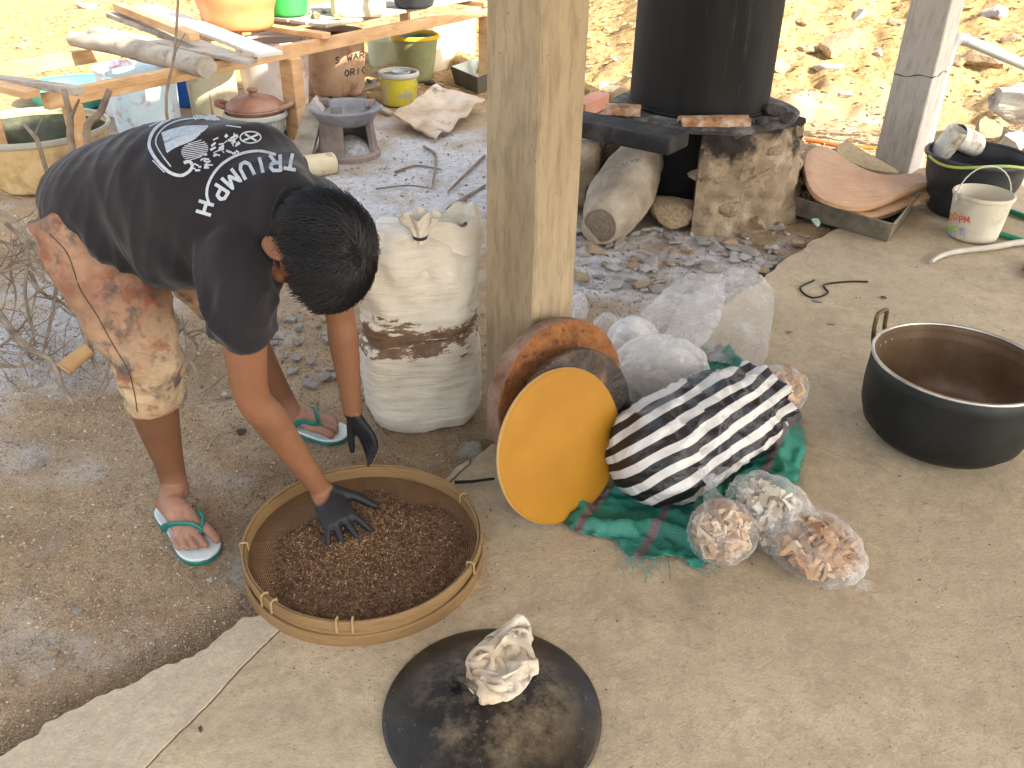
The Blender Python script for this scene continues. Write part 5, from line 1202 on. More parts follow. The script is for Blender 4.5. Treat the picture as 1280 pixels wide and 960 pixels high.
build('riser', MB().tube([PY(1183, 76, yb), PY(1178, 110, yb)*[1, 1, 0]+[0, 0, -.02]], .030, 12), M_PVC, pv)
sg = ground_z(3.0, 5.3)
st_c = P(1268, 178, .05); stp = thing('old_stump', st_c*[1, 1, 0], 'weathered grey tree stump log at the edge of the shade', 'stump')
q_ = cat([list(PY(1243, 124, st_c[1]+.15))+[.085], list(PY(1268, 128, st_c[1]+.15))+[.11], list(PY(1300, 128, st_c[1]+.2))+[.12], list(PY(1340, 130, st_c[1]+.2))+[.12]], 5)
mb = MB().tube(q_[:, :3], q_[:, 3], 24); displace(mb, lambda p: .030*np.array(noise.noise_vector(Vector((p[0]*4, p[1]*14, p[2]*14))))); build('log', mb, mat('weathered wood', [(.10, .085, .065), (.30, .275, .24), (.46, .44, .40)], scale=14, bump=1, bscale=30, bdist=.02, stretch=(.25, 1, 1)), stp, True, ang=60)
rock('support_stone', P(1272, 185, .09), (.20, .17, .16), M_RWHT, 'big pale boulder under the weathered stump', 'rock')
rock('support_stone', P(1232, 165, .09), (.10, .09, .13), M_RTAN, 'brown upright stone beside the pale boulder', 'rock')
# ================================================================== the bench and its clutter
ZT = PY(365, 76, P(375, 190, G)[1])[2]
M_WOOD = mat('new timber', [(.36, .20, .085), (.50, .30, .14), (.58, .38, .2)], scale=4, rough=.75, bump=.35, bscale=30, stretch=(1, 1, 4), stains=[((.22, .13, .07), 5, .57, .15, .6)])
M_WOLD = mat('grey weathered timber', [(.20, .165, .125), (.33, .285, .23), (.42, .375, .31)], scale=6, rough=.9, bump=.6, bscale=30, stretch=(.4, 2, 2), stains=[((.10, .07, .045), 8, .55, .15, .7)])
M_WPNT = mat('white-painted board', [(.55, .52, .46), (.66, .63, .57)], scale=5, rough=.7, bump=.3, bscale=25, stains=[((.36, .28, .18), 9, .58, .12, .7)])
fa, fb = P(56, 127, ZT), P(612, 12, ZT); rdir = nrm((fb-fa)*[1, 1, 0]); back = np.array([-rdir[1], rdir[0], 0])
tbl = thing('wooden_bench', np.array([fa[0], fa[1], G]), 'rough open timber bench loaded with planks and tubs', 'bench')
def part_beam(nm, a, b, wd, ht, mt, par): return build(nm, MB().beam(a, b, wd, ht), mt, par, True, bevel=.003)
part_beam('rail', fa, fb, .05, .075, M_WOOD, tbl)
m1 = P(92, 114, ZT+.06); part_beam('rail', m1, P(285, 77, ZT+.06), .055, .04, M_WOOD, tbl)
ba_, bb_ = fa+back*.80, fb+back*.80; part_beam('rail', ba_-rdir*.5, bb_, .05, .075, M_WOOD, tbl)
for f_ in (-.02, .50, .97): part_beam('cross_piece', fa+(fb-fa)*f_+UP*.055-back*.05, ba_+(fb-fa)*f_+UP*.055+back*.05, .075, .035, M_WOOD, tbl)
part_beam('cross_piece', P(-10, 98, ZT+.06), P(98, 113, ZT+.09), .06, .035, M_WOLD, tbl)
fm = min(np.linspace(.2, .7, 101), key=lambda q_: abs(proj(np.append((fa+(fb-fa)*q_)[:2], .2))[0]-369))
for f_, wd in ((.035, .085), (fm, .11), (.985, .09)):
    for base_ in (fa, ba_):
        p = base_+(fb-fa)*f_; mb = MB().beam(np.array([p[0], p[1], G-.02]), np.array([p[0], p[1], ZT-.035]), wd, wd*.8, up=rdir); build('post', mb, M_WOOD, tbl, True, bevel=.006)
for k in range(4):
    o_ = .14+k*.17; a = fa+(fb-fa)*.53+back*o_+UP*.086; b = fb-rdir*(.02+.03*k)+back*o_+UP*.086; part_beam('plank', a, b, .15, .022, M_WOLD, tbl)
# ---- loose timber on the bench
def loose(name, label, p0, z0, p1, z1, wd, ht, mt, catg='plank', grp=None):
    return tag(build(name, MB().beam(P(*p0, z0), P(*p1, z1), wd, ht), mt, None, True, bevel=.004), label, catg, grp)
loose('plank', 'wide white-painted plank sloping down over the bench', (182, 8), ZT+.17, (338, 68), ZT+.12, .15, .022, M_WPNT)
loose('plank', 'short fresh timber batten on top of the plank pile', (147, 8), ZT+.23, (243, 46), ZT+.19, .06, .045, M_WOOD)
loose('plank', 'grey split plank under the fresh batten', (142, 18), ZT+.18, (292, 72), ZT+.10, .10, .03, M_WOLD)
loose('plank', 'thin dark grey board across the round log', (117, 37), ZT+.17, (316, 77), ZT+.09, .09, .025, M_WOLD)
q_ = cat([list(P(90, 48, ZT+.11))+[.040], list(P(150, 58, ZT+.11))+[.055], list(P(220, 74, ZT+.11))+[.056], list(P(258, 84, ZT+.11))+[.054]], 6)
mb = MB().tube(q_[:, :3], q_[:, 3], 20); displace(mb, lambda p: .010*np.array(noise.noise_vector(Vector(p)*7)))
tag(build('round_log', mb, M_WOLD, None, True, ang=50), 'grey round log with a sawn end lying on the bench planks', 'log')
# ---- tubs and buckets
M_OCH = gunk('ochre tub', [(.36, .22, .09), (.52, .37, .17), (.60, .48, .28)], [((.22, .10, .04), 6, .5, .2, .7)]); M_DKGRN = mat('dark slime', [(.012, .016, .008), (.035, .042, .018), (.10, .10, .04)], scale=7, rough=.35)
vessel('old_tub', 'big ochre tub with slimy dark inside, behind the dry branches', 'tub', vsize(62, 246, 186, 184, 152), M_OCH, M_DKGRN, gunk('tub rim', [(.32, .30, .24)], []), fill=.35, mf=M_DKGRN, rimr=.012)
M_TURQ = gunk('turquoise plastic', [(.05, .36, .32), (.10, .48, .43)], [((.3, .32, .25), 8, .6, .1, .6)], .4)
vessel('turquoise_basin', 'turquoise plastic basin under the end of the bench', 'basin', vsize(97, 140, 121, 116, 84), M_TURQ, M_TURQ, M_TURQ, rimr=.009)
M_WBLU = gunk('dye-splashed white plastic', [(.50, .54, .58), (.64, .67, .70)], [((.40, .10, .08), 9, .55, .1, .8), ((.10, .22, .42), 6, .58, .12, .7)])
vessel('splashed_bucket', 'white bucket splashed with red and blue dye, half under the round log', 'bucket', vsize(167, 150, 92, 72, 60), M_WBLU, M_WBLU, M_WBLU, rimr=.008)
vessel('pale_barrel', 'pale blue-white barrel behind the man, under the front rail', 'barrel', vsize(190, 172, 100, 84, 78), gunk('pale blue plastic', [(.42, .56, .62), (.58, .68, .70)], [((.30, .08, .09), 8, .56, .12, .8)]), None, None)
vessel('blue_bucket', 'small bright blue bucket tucked under the bench', 'bucket', vsize(236, 136, 98, 34, 30), gunk('blue plastic', [(.01, .09, .42), (.02, .13, .5)], [], .4), None, None)
M_CREAM = gunk('cream plastic', [(.52, .46, .30), (.64, .58, .42)], [((.20, .12, .05), 7, .55, .15, .7)])
vessel('cream_drum', 'cream plastic drum with brown runs under the bench', 'drum', vsize(272, 152, 86, 62, 58), M_CREAM, None, M_CREAM)
M_PINK = gunk('pink-stained white plastic', [(.60, .50, .44), (.66, .60, .55)], [((.42, .14, .09), 6, .48, .15, .8)])
vessel('stained_bucket', 'white bucket stained pink inside with a white bail, behind the bench post', 'bucket', vsize(350, 146, 58, 90, 76), M_PINK, M_PINK, mat('white rim', [(.75, .73, .70)], bump=0), handle=(R(20), .03, mat('white bail', [(.75, .74, .72)], bump=0), .008), fill=.85, mf=gunk('pink sludge', [(.40, .20, .15), (.52, .32, .25)], []), rimr=.008)
M_BRN = gunk('brown-stained barrel', [(.38, .22, .13), (.52, .33, .20), (.56, .40, .27)], [((.16, .045, .025), 6, .5, .15, .9), ((.55, .50, .40), 9, .62, .1, .5)])
br = vessel('stained_barrel', 'brown-stained barrel with black lettering behind the clay stove', 'barrel', vsize(421, 124, 47, 80, 70), M_BRN, gunk('dark red stain', [(.12, .035, .025), (.20, .075, .05)], []), M_BRN, belly=.008)
pb_ = [c_ for c_ in br.children if c_.name.startswith('body')][0]
write(pb_, [('S WAR', 418, 80, 456, 72, 8), ('ORIG', 430, 96, 458, 91, 8)], 1.5, mat('black print', [(.03, .025, .02)], bump=0))
vessel('small_pot', 'small pale green pot beside the stained barrel', 'pot', vsize(479, 86, 52, 36, 34), gunk('pale green plastic', [(.40, .44, .28), (.5, .52, .36)], [((.5, .1, .08), 5, .66, .05, .8)]), None, None)
vessel('olive_bucket', 'olive green bucket with a yellow rim and teal inside', 'bucket', vsize(521, 104, 50, 58, 40), gunk('olive plastic', [(.20, .21, .09), (.32, .32, .16)], [((.10, .07, .03), 5, .5, .2, .7)]), gunk('teal inside', [(.02, .22, .24)], []), mat('yellow rim', [(.62, .40, .03)], bump=0), rimr=.012)
M_YELC = gunk('yellow tin', [(.50, .40, .02), (.58, .48, .04)], [((.34, .34, .30), 9, .5, .08, .9), ((.12, .09, .03), 6, .58, .1, .8)])
vessel('paint_can', 'yellow and grey paint can with a wire bail and a cup inside', 'paint can', vsize(500, 135, 97, 48, 42), M_YELC, gunk('dusty inside', [(.22, .21, .18), (.3, .29, .26)], []), gunk('grey rim', [(.40, .38, .33)], []), handle=(R(35), -.01, M_WIRE, .0045), fill=.3, mf=M_GRYBR, rimr=.012)
c_, rt, rb, h = vsize(500, 135, 97, 48, 42); c_ = c_+np.array([.02, 0, h*.52])
tag(build('grey_cup', MB().lathe([(.002, 0), (.05, 0), (.065, .12), (.06, .12), (.046, .008), (.002, .008)], c_, 28, cap=False), mat('grey cup plastic', [(.34, .34, .36), (.45, .45, .47)], bump=0), None, True, ang=50), 'grey plastic cup standing inside the yellow paint can', 'cup')
pa = P(536, 92, G); pb2 = P(592, 84, G); M_PLY = mat('pale plywood', [(.56, .44, .27), (.66, .54, .36)], scale=3, rough=.7, bump=.2)
mb = MB()._prism([pa, pb2, pb2+[.01, .10, .44], pa+[-.02, .10, .44]], [x+np.array([.01, .018, 0]) for x in (pa, pb2, pb2+[.01, .10, .44], pa+[-.02, .10, .44])])
tag(build('plywood_board', mb, M_PLY, None, False), 'pale plywood board leaning under the right end of the bench', 'board')
# enamel tray
za = G+.14; cA, cB, cD = P(563, 83, za), P(597, 97, za), P(600, 70, za); cC = cB+cD-cA; cen = (cA+cC)/2; tr_o = thing('deep_tray', cen*[1, 1, 0]+[0, 0, G], 'deep dark tray with a pale green inside, beside the column', 'tray')
M_TRO = mat('dark tray outside', [(.05, .042, .03), (.10, .085, .06)], rough=.6); M_TRI = mat('pale green enamel', [(.42, .45, .36), (.55, .57, .48)], rough=.4)
cn = [cA, cB, cC, cD]
for i in range(4):
    a, b = cn[i], cn[(i+1) % 4]; la_, lb_ = cen+(a-cen)*.85-UP*.14, cen+(b-cen)*.85-UP*.14; inn = lambda p: p+(cen-p)*[.05, .05, 0]
    build('side', MB()._prism([a, b, lb_, la_], [inn(a), inn(b), inn(lb_)+UP*.01, inn(la_)+UP*.01]), M_TRO, tr_o, False)
    inn2 = lambda p: p+(cen-p)*[.06, .06, 0]; inn3 = lambda p: p+(cen-p)*[.075, .075, 0]; build('enamel_wall', MB()._prism([inn2(a), inn2(b), inn2(lb_)+UP*.01, inn2(la_)+UP*.01], [inn3(a), inn3(b), inn3(lb_)+UP*.01, inn3(la_)+UP*.01]), M_TRI, tr_o, False)
bt = [cen+(x-cen)*.84-UP*.137 for x in cn]; build('bottom', MB()._prism(bt, [p+UP*.03 for p in bt]), M_TRI, tr_o, False)
# ---- lidded clay pot on a grey bin
M_GBIN = gunk('speckled grey bin', [(.20, .20, .16), (.32, .32, .27)], [((.5, .5, .46), 14, .56, .08, .7)]); d_ = vsize(325, 186, 152, 74, 60)
vessel('grey_bin', 'speckled grey bin under the lidded clay pot', 'bin', d_, M_GBIN, None, gunk('bin rim', [(.40, .40, .36)], []), rimr=.012)
M_CLAY = mat('brown clay', [(.16, .075, .045), (.27, .14, .09), (.36, .22, .15)], scale=6, rough=.5, bump=.2)
c_, rt, rb, h = d_; lp = c_+UP*(h+.004); cp = thing('lidded_clay_pot', lp, 'shallow brown clay pot with a domed lid, set in the grey bin', 'clay pot')
build('bowl', MB().lathe([(.002, -.09), (rt*.6, -.085), (rt*.88, -.03), (rt*.95, .025), (rt*1.02, .035), (rt*.98, .042), (rt*.90, .03), (rt*.5, -.06), (.002, -.07)], lp, 44, cap=False), M_CLAY, cp, True, ang=60)
ld = build('lid', MB().lathe([(rt*.97, .044), (rt*.95, .055), (rt*.75, .085), (rt*.4, .105), (.002, .112)], lp, 44, cap=False), M_CLAY, cp, True, ang=60)
build('knob', MB().lathe([(.03, .106), (.024, .125), (.036, .14), (.03, .15), (.002, .152)], lp, 20), M_CLAY, ld)
for s_ in (-1, 1): build('ear_handle', MB().tube(cat([lp+np.array([s_*rt*.92, -.05, .04]), lp+np.array([s_*rt*1.22, -.03, .06]), lp+np.array([s_*rt*1.22, .03, .06]), lp+np.array([s_*rt*.92, .05, .04])], 4), .016, 8), M_CLAY, cp)
# ---- clay charcoal stove
M_BRZ = mat('smoked clay', [(.10, .075, .062), (.20, .15, .125), (.30, .235, .20)], scale=4, rough=.85, bump=.4, bscale=30, stains=[((.40, .38, .36), 6, .55, .2, .6), ((.25, .10, .06), 4, .55, .2, .6)])
d_ = vsize(437, 204, 144, 88, 78); c_, rt, rb, h = d_; bz_ = thing('clay_stove', c_, 'grey-brown clay charcoal stove with a wide bowl and a front opening full of ash', 'clay stove')
oa0, oa1 = R(-88), R(-22); mb = MB(); rings = []
for a_ in np.linspace(oa1, oa0+2*math.pi, 44):
    d = np.array([math.cos(a_), math.sin(a_), 0]); rings.append([c_+d*(rb-.03), c_+d*rb, c_+d*rb*.90+UP*h*.45, c_+d*rb*.86+UP*h*.72, c_+d*(rb*.86-.03)+UP*h*.72])
build('drum_wall', mb.loft(rings), M_BRZ, bz_, True, ang=50)
build('foot_ring', MB().lathe([(rb*.7, -.005), (rb*1.04, -.005), (rb*1.05, .025), (rb*.98, .035), (rb*.7, .035)], c_, 44), M_BRZ, bz_, True, ang=50)
build('bowl', MB().lathe([(.002, h*.66), (rb*.7, h*.66), (rb*.90, h*.74), (rt*.98, h*.93), (rt*1.02, h*.98), (rt*.98, h*1.01), (rt*.78, h*.985), (rt*.66, h*.86), (rt*.3, h*.78), (.002, h*.78)], c_, 48, cap=False), gunk('grey bowl', [(.15, .15, .155), (.27, .27, .275)], [((.08, .07, .065), 6, .5, .2, .7)], .8), bz_, True, ang=50)
for q_ in (R(150), R(30), R(-100)): build('pot_rest', MB().box(c_+np.array([math.cos(q_)*rt*.74, math.sin(q_)*rt*.74, h*1.01]), (.06, .05, .045), jit=.006), M_BRZ, bz_, True, bevel=.008)
M_ASHM = mat('wood ash', [(.18, .175, .17), (.36, .355, .35), (.5, .5, .5)], scale=30, bump=1, bscale=90, bdist=.012)
stuff(build('ash_bed', MB().lathe([(rb*.84, .03), (rb*.7, .07), (rb*.3, .11), (.002, .12)], c_, 36, wob=.03), M_ASHM, bz_))
# ---- leaning wood slab, tin, warped sheet
a, b = P(385, 196, G), PY(368, 122, P(375, 190, G)[1]+.12)
mb = MB(); q_ = [list(P(362, 196, G)), list(P(388, 200, G)), list(PY(403, 140, P(395, 196, G)[1]+.05)), list(PY(392, 122, P(390, 196, G)[1]+.1)), list(PY(378, 140, P(380, 196, G)[1]+.1))]
mb._prism([V3(p) for p in q_], [V3(p)+np.array([.012, .05, .01]) for p in q_]); tag(build('split_wood_slab', mb, M_WOLD, None, False, bevel=.006), 'grey split slab of wood leaning between the bench post and the clay stove', 'wood slab')
p = P(400, 218, G)+UP*.055; ax = nrm([-.8, -.6, .05]); u = nrm(np.cross(UP, ax)); v = np.cross(ax, u)
tn = thing('rusty_tin', p*[1, 1, 0]+[0, 0, G], 'small tin lying on its side with a rusty open mouth', 'tin'); build('shell', MB().lathe([(.058, -.09), (.062, -.085), (.062, .085), (.065, .09), (.058, .09), (.057, -.08), (.002, -.08)], p, 28, rot=np.stack([u, v, ax], 1), cap=False), gunk('cream tin', [(.52, .44, .26), (.62, .55, .38)], [((.30, .12, .05), 10, .55, .1, .8)]), tn, True, ang=60)
build('lining', MB().lathe([(.0565, .088), (.0565, -.078), (.002, -.078)], p, 28, rot=np.stack([u, v, ax], 1), cap=False), mat('rust', [(.13, .05, .025), (.24, .10, .05)], scale=20), tn, True, ang=60)
build('base_plate', MB().lathe([(.002, -.089), (.058, -.0895), (.060, -.094), (.002, -.092)], p, 28, rot=np.stack([u, v, ax], 1), cap=False), M_TIN, tn)
cs = [P(492, 150, G+.06), P(546, 112, G+.12), P(606, 124, G+.10), P(545, 176, G+.02)]; mb = MB(); rings = []
for i in range(30):
    s_ = i/29; r1, r2 = [], []
    for j in range(36):
        k = j/35; p = (cs[0]*(1-s_)+cs[1]*s_)*(1-k)+(cs[3]*(1-s_)+cs[2]*s_)*k; z = .020*math.sin(s_*18)*(k > .5)*(k-.5)*2+.05*max(0, .25-k)*2+.02*noise.noise(Vector((s_*4, k*4, 0)))+.03*(s_-.5)**2; r1.append(p+UP*(z+.012)); r2.append(p+UP*z)
    rings.append(r1+r2[::-1])
tag(build('warped_sheet', mb.loft(rings), mat('scorched sheet', [(.30, .21, .13), (.48, .37, .26), (.56, .47, .37)], scale=4, rough=.85, bump=.5, stains=[((.04, .035, .03), 5, .56, .1, .9), ((.36, .38, .42), 4, .55, .15, .8)]), None, True, ang=50), 'warped scorched sheet with a wavy edge lying on the ash', 'sheet')
# ---- on the bench top
zb = ZT+.10
M_ORG = gunk('orange plastic tub', [(.62, .20, .07), (.70, .27, .11)], [((.7, .45, .3), 5, .6, .15, .5)], .4)
vessel('orange_tub', 'big orange plastic tub standing on the bench', 'tub', vsize(300, 42, -22, 112, 84, zb), M_ORG, M_ORG, M_ORG, bands=2)
vessel('green_tub', 'bright green plastic tub behind the orange one', 'tub', vsize(362, 22, -28, 58, 44, zb), gunk('green plastic', [(.03, .42, .06), (.06, .5, .1)], [], .4), None, None)
c_ = P(445, 22, zb); o_ = thing('cut_jerrycan', c_+[0, .12, 0], 'dirty cream cut-open jerrycan on the bench', 'jerrycan'); cc_ = c_+[0, .14, 0]
oc = lambda k, z: [cc_+np.array([sx*k*.17, sy*k*.13, z]) for sx, sy in ((-1, -.8), (-.8, -1), (.8, -1), (1, -.8), (1, .8), (.8, 1), (-.8, 1), (-1, .8))]
build('body', MB().loft([oc(.95, 0), oc(1, .02), oc(1, .2), oc(.97, .205), oc(.96, .02)]), M_CREAM, o_, True, bevel=.006, ang=35); build('grip', MB().tube([cc_+[.1, -.14, .02], cc_+[.11, -.165, .1], cc_+[.1, -.14, .18]], .012, 8), M_CREAM, o_)
vessel('black_pot', 'black pot with a pale patch on the bench planks', 'pot', vsize(518, 12, -16, 62, 46, zb), gunk('black enamel', [(.02, .022, .025), (.04, .042, .045)], [((.5, .47, .4), 3, .6, .1, .9)], .4), None, None)
for k in range(14):
    f_ = rk.uniform(.56, .98); p = fa+(fb-fa)*f_+back*rk.uniform(.1, .7); p[2] = zb+.012; rock('bench_scrap', p, rk.uniform(.02, .05), rk.choice([M_RWHT, M_RTAN]), 'small pale scrap of wax or wood on the bench planks', 'scrap', 'scraps on the bench')
vessel('wok_bowl', 'wide bowl of brown scraps in the sun beyond the bare column', 'bowl', vsize(735, 107, 84, 54, 34), gunk('grey bowl metal', [(.30, .29, .26)], []), None, None, fill=.8, mf=mat('brown scraps', [(.2, .09, .04), (.36, .18, .09)], scale=30, bump=1, bscale=60, bdist=.02))
vessel('glass_jar', 'small clear jar behind the stove ledge', 'jar', vsize(762, 130, 108, 30, 28), M_MILK, None, None)
loose('clay_block', 'reddish brick lying behind the bare column', (722, 138), G+.06, (752, 124), G+.06, .12, .10, mat('brick red', [(.36, .15, .09), (.45, .22, .14)]), 'brick')
# ================================================================== dry branches, rubble, litter
M_TWIG = mat('dry twig', [(.10, .07, .045), (.20, .15, .10), (.30, .24, .175)], scale=10, rough=.9, bump=.4, bscale=60)
q3 = lambda x, y: (x/3, 200+y/3)
BR_ = [([(0, 190), (70, 240), (130, 330), (180, 420), (230, 490), (290, 560), (330, 650), (350, 720)], .30, .05, .011), ([(-30, 540), (60, 660), (130, 720), (200, 760), (230, 840), (280, 920)], .12, .02, .017), ([(100, 400), (95, 520), (120, 620), (130, 700)], .22, .04, .009),
       ([(210, 480), (190, 600), (165, 710)], .18, .03, .010), ([(-30, 770), (80, 775), (170, 745), (190, 700)], .05, .05, .008), ([(-20, 120), (60, 140), (120, 170), (180, 160)], .30, .28, .006), ([(110, 420), (160, 500), (240, 540), (300, 600)], .20, .08, .009), ([(300, 590), (330, 700), (375, 805)], .16, .0, .013),
       ([(410, 720), (400, 800), (350, 890)], .14, .0, .007), ([(80, 545), (150, 490), (250, 455)], .20, .26, .005), ([(430, 790), (380, 875), (360, 900)], .08, 0, .007), ([(-20, 300), (60, 320), (140, 335)], .24, .22, .010), ([(-30, 430), (40, 410), (120, 380), (200, 330)], .2, .3, .007),
       ([(50, 300), (40, 420), (60, 520), (30, 640)], .25, .03, .006), ([(150, 250), (190, 330), (200, 420), (240, 520)], .3, .12, .008), ([(20, 240), (90, 300), (120, 400), (200, 470), (310, 520)], .3, .12, .010), ([(0, 700), (70, 640), (120, 560), (140, 480)], .02, .2, .007), ([(640, 560), (690, 640), (740, 700), (700, 790)], .12, .0, .008), ([(700, 600), (650, 690), (720, 760), (760, 850)], .10, .0, .010), ([(740, 880), (800, 840), (850, 800)], .01, .03, .006), ([(690, 650), (760, 640), (800, 690)], .12, .06, .007)]
for k in range(34):
    x, y = rk.uniform(-20, 260), rk.uniform(180, 800); a_ = rk.uniform(-1.2, 1.6); L = rk.uniform(80, 260); pp_ = [(x, y)]
    for j in range(3): a_ += rk.uniform(-.6, .6); x += math.cos(a_)*L/3; y += math.sin(a_)*L/3; pp_.append((x, y))
    if max(q[1] for q in pp_) > 900 or max(q[0] for q in pp_) > 400: continue
    h0 = max(.0, .34*(1-pp_[0][1]/850)); BR_.append((pp_, h0+rk.uniform(0, .06), max(0, .30*(1-pp_[-1][1]/850)), rk.uniform(.0022, .0045)))
for pts, za, zb_, r_ in BR_:
    r_ = r_*.72
    n = len(pts); w3 = [P(*q3(*p), G+za+(zb_-za)*i/(n-1)+r_) for i, p in enumerate(pts)]; q_ = cat(w3, 5); m_ = len(q_); mb = MB().tube(q_, np.linspace(r_*1.15, r_*.6, m_), 8)
    for k in range(2 if n > 3 else 1):
        i = rk.randrange(m_//4, m_*3//4); d = nrm(np.array([rk.uniform(-1, 1), rk.uniform(-.6, .6), rk.uniform(-.1, .8)])); L = rk.uniform(.06, .16); mb.tube(cat([q_[i], q_[i]+d*L*.5+UP*.01, q_[i]+d*L+UP*rk.uniform(-.02, .04)], 3), np.linspace(r_*.6, r_*.25, 7), 6)
    displace(mb, lambda p: .004*np.array(noise.noise_vector(Vector(p)*14)))
    Lb = np.linalg.norm(q_[-1]-q_[0]); lab_ = ('long ' if Lb > .45 else 'short ')+('thick' if r_ > .0078 else 'hair-thin' if r_ < .0034 else 'thin' if r_ < .0055 else 'bent')+" dry branch in the heap behind the man's legs"; lab_ = lab_ if pts[0][0] < 600 else ('thick' if r_ > .007 else 'thin')+" dry twig on the ground between the man's legs"
    tag(build('dry_branch', mb, M_TWIG, None, True, ang=70), lab_, 'branch', 'dry branches heaped behind the man')
a, b = P(*q3(235, 790), G+.06), P(*q3(333, 712), G+.10); mb = MB().tube(cat([list(a), list((a+b)/2+[0, 0, .005]), list(b)], 5), .027, 14); displace(mb, lambda p: .005*np.array(noise.noise_vector(Vector(p)*12)))
tag(build('cut_branch', mb, mat('orange wood', [(.30, .16, .06), (.46, .28, .12)], scale=8, bump=.5), None, True, ang=60), 'short thick orange-brown cut branch among the twigs', 'branch')
for (x0, y0), (x1, y1), r_, yy, lab in (((80, 112), (90, 184), .013, 3.3, 'pale grey stick standing in front of the bench post'), ((137, 112), (108, 170), .014, 3.3, 'brown stick slanting up behind the man, over the ochre tub'), ((223, -8), (208, 140), .006, 3.4, 'long thin twig rising past the bench planks'), ((30, 155), (50, 186), .008, 3.1, 'forked twig over the mouth of the ochre tub')):
    tp, bt_ = PY(x0, y0, yy), PY(x1, y1, yy-.1); ft = np.array([bt_[0]+.02, bt_[1], G]); q_ = cat([tp, (tp+bt_)/2+[.008, 0, 0], bt_, (bt_+ft)/2, ft], 4); mb = MB().tube(q_, np.linspace(r_*.8, r_*1.2, len(q_)), 8); i = len(q_)//4; mb.tube([q_[i], q_[i]+np.array([.05, 0, .07])], [r_*.6, r_*.3], 6); tag(build('standing_stick', mb, M_TWIG, None), lab, 'stick')
for pts, r_ in (([(530, 183), (545, 196), (540, 235)], .010), ([(494, 215), (520, 207), (552, 212)], .008), ([(606, 195), (585, 215), (560, 240)], .010), ([(560, 262), (580, 248), (606, 232)], .013), ([(470, 236), (510, 232), (545, 236)], .006)):
    q_ = cat([P(x, y, G+.015) for x, y in pts], 5); mb = MB().tube(q_, np.linspace(r_, r_*.6, len(q_)), 7); tag(build('charred_twig', mb, M_TWIG, None), ('thick' if r_ > .009 else 'thin')+' dry twig lying on the pale ash', 'twig', 'twigs on the ash')
SZ = lambda s_, a, b: 'small ' if s_ < a else 'large ' if s_ > b else 'middling '
# ---- rubble below the stove
for k in range(190):
    x = rk.uniform(722, 1005); y = 292+rk.random()**1.2*75-(x-720)*.03
    if y > 372-(x-860)*.25 and x > 860: continue
    p = P(x, y, G); s_ = rk.choice([.018, .022, .026, .03, .036, .048, .06])*rk.uniform(.8, 1.2); mt = rk.choice([M_RGREY, M_RWHT, M_RWHT, M_RWHT, M_RTAN]); where = 'under the pale log' if x < 830 else 'before the stove wall' if x < 930 else 'beside the metal pan'; rock('rubble_stone', p+UP*s_*.22, (s_, s_*rk.uniform(.5, .9), s_*rk.uniform(.25, .6)), mt, SZ(s_, .02, .038)+mt.name.split()[0]+' rubble stone '+where, 'stone', 'rubble stones below the stove')
for x, y, s_, mt, lab in ((955, 268, .10, M_RGREY, 'large grey stone leaning on the stove foot by the pan'), (945, 285, .06, M_RTAN, 'brown wedge of stone in front of the stove foot'), (1020, 282, .035, mat('pale aqua stone', [(.35, .48, .42)]), 'smooth pale aqua lump beside the pan'), (840, 275, .14, M_RTAN, 'big tan stone at the corner of the stove mouth')): rock('loose_stone', P(x, y, 0)+UP*s_*.4, s_, mt, lab, 'stone')
# ---- stones on the earth by the man
for x, y, w_, mt in ((48, 584, 34, M_RGREY), (98, 766, 15, M_RGREY), (302, 541, 13, M_RDRK), (283, 496, 18, M_RWHT), (47, 482, 12, M_RWHT), (30, 822, 14, M_RTAN), (65, 818, 16, M_RTAN), (75, 828, 10, M_RTAN), (282, 728, 13, M_RTAN), (186, 708, 13, M_RTAN), (178, 748, 10, M_RTAN), (55, 708, 14, M_RTAN), (90, 876, 12, M_RTAN), (15, 853, 12, M_RTAN), (262, 726, 11, M_RWHT), (300, 748, 9, M_RTAN), (35, 706, 12, M_RTAN), (140, 633, 12, M_RTAN), (330, 720, 10, M_RWHT)):
    p = P(x, y, G); s_ = w_*depth(p)/F_PX*.55; rock('earth_stone', p+UP*s_*.3, s_, mt, SZ(s_, .014, .02)+mt.name.split()[0]+' loose stone on the bare earth '+('before' if y > 690 else 'behind')+' the near flip-flop', 'stone', 'loose stones on the bare earth')
for k in range(60):
    x = rk.uniform(335, 470); y = rk.uniform(400, 500)
    if x < 380 and y > 470: continue
    p = P(x, y, G); s_ = rk.uniform(.012, .034); mt = rk.choice([M_RGREY, M_RTAN, M_RGREY, M_RWHT]); rock('earth_stone', p+UP*s_*.3, s_, mt, SZ(s_, .018, .028)+mt.name.split()[0]+' stone in the gravelly patch between the man and the sack', 'stone', 'stones behind the sieve')
for x, y, s_ in ((585, 566, .05), (600, 580, .03), (572, 592, .03)): rock('concrete_lump', P(x, y, G)+UP*.004, (s_*1.5, s_, s_*.35), M_RGREY, 'flat lump of rough concrete at the foot of the bare column', 'concrete lump', 'concrete lumps at the column foot')
q_ = [P(568, 603, .012), P(590, 602, .012), P(618, 598, .012)]; tag(build('iron_bar', MB().tube(q_, [.006, .005, .004], 6), M_SOOT, None), 'thin black iron bar on the floor between the sieve and the yellow disc', 'bar')
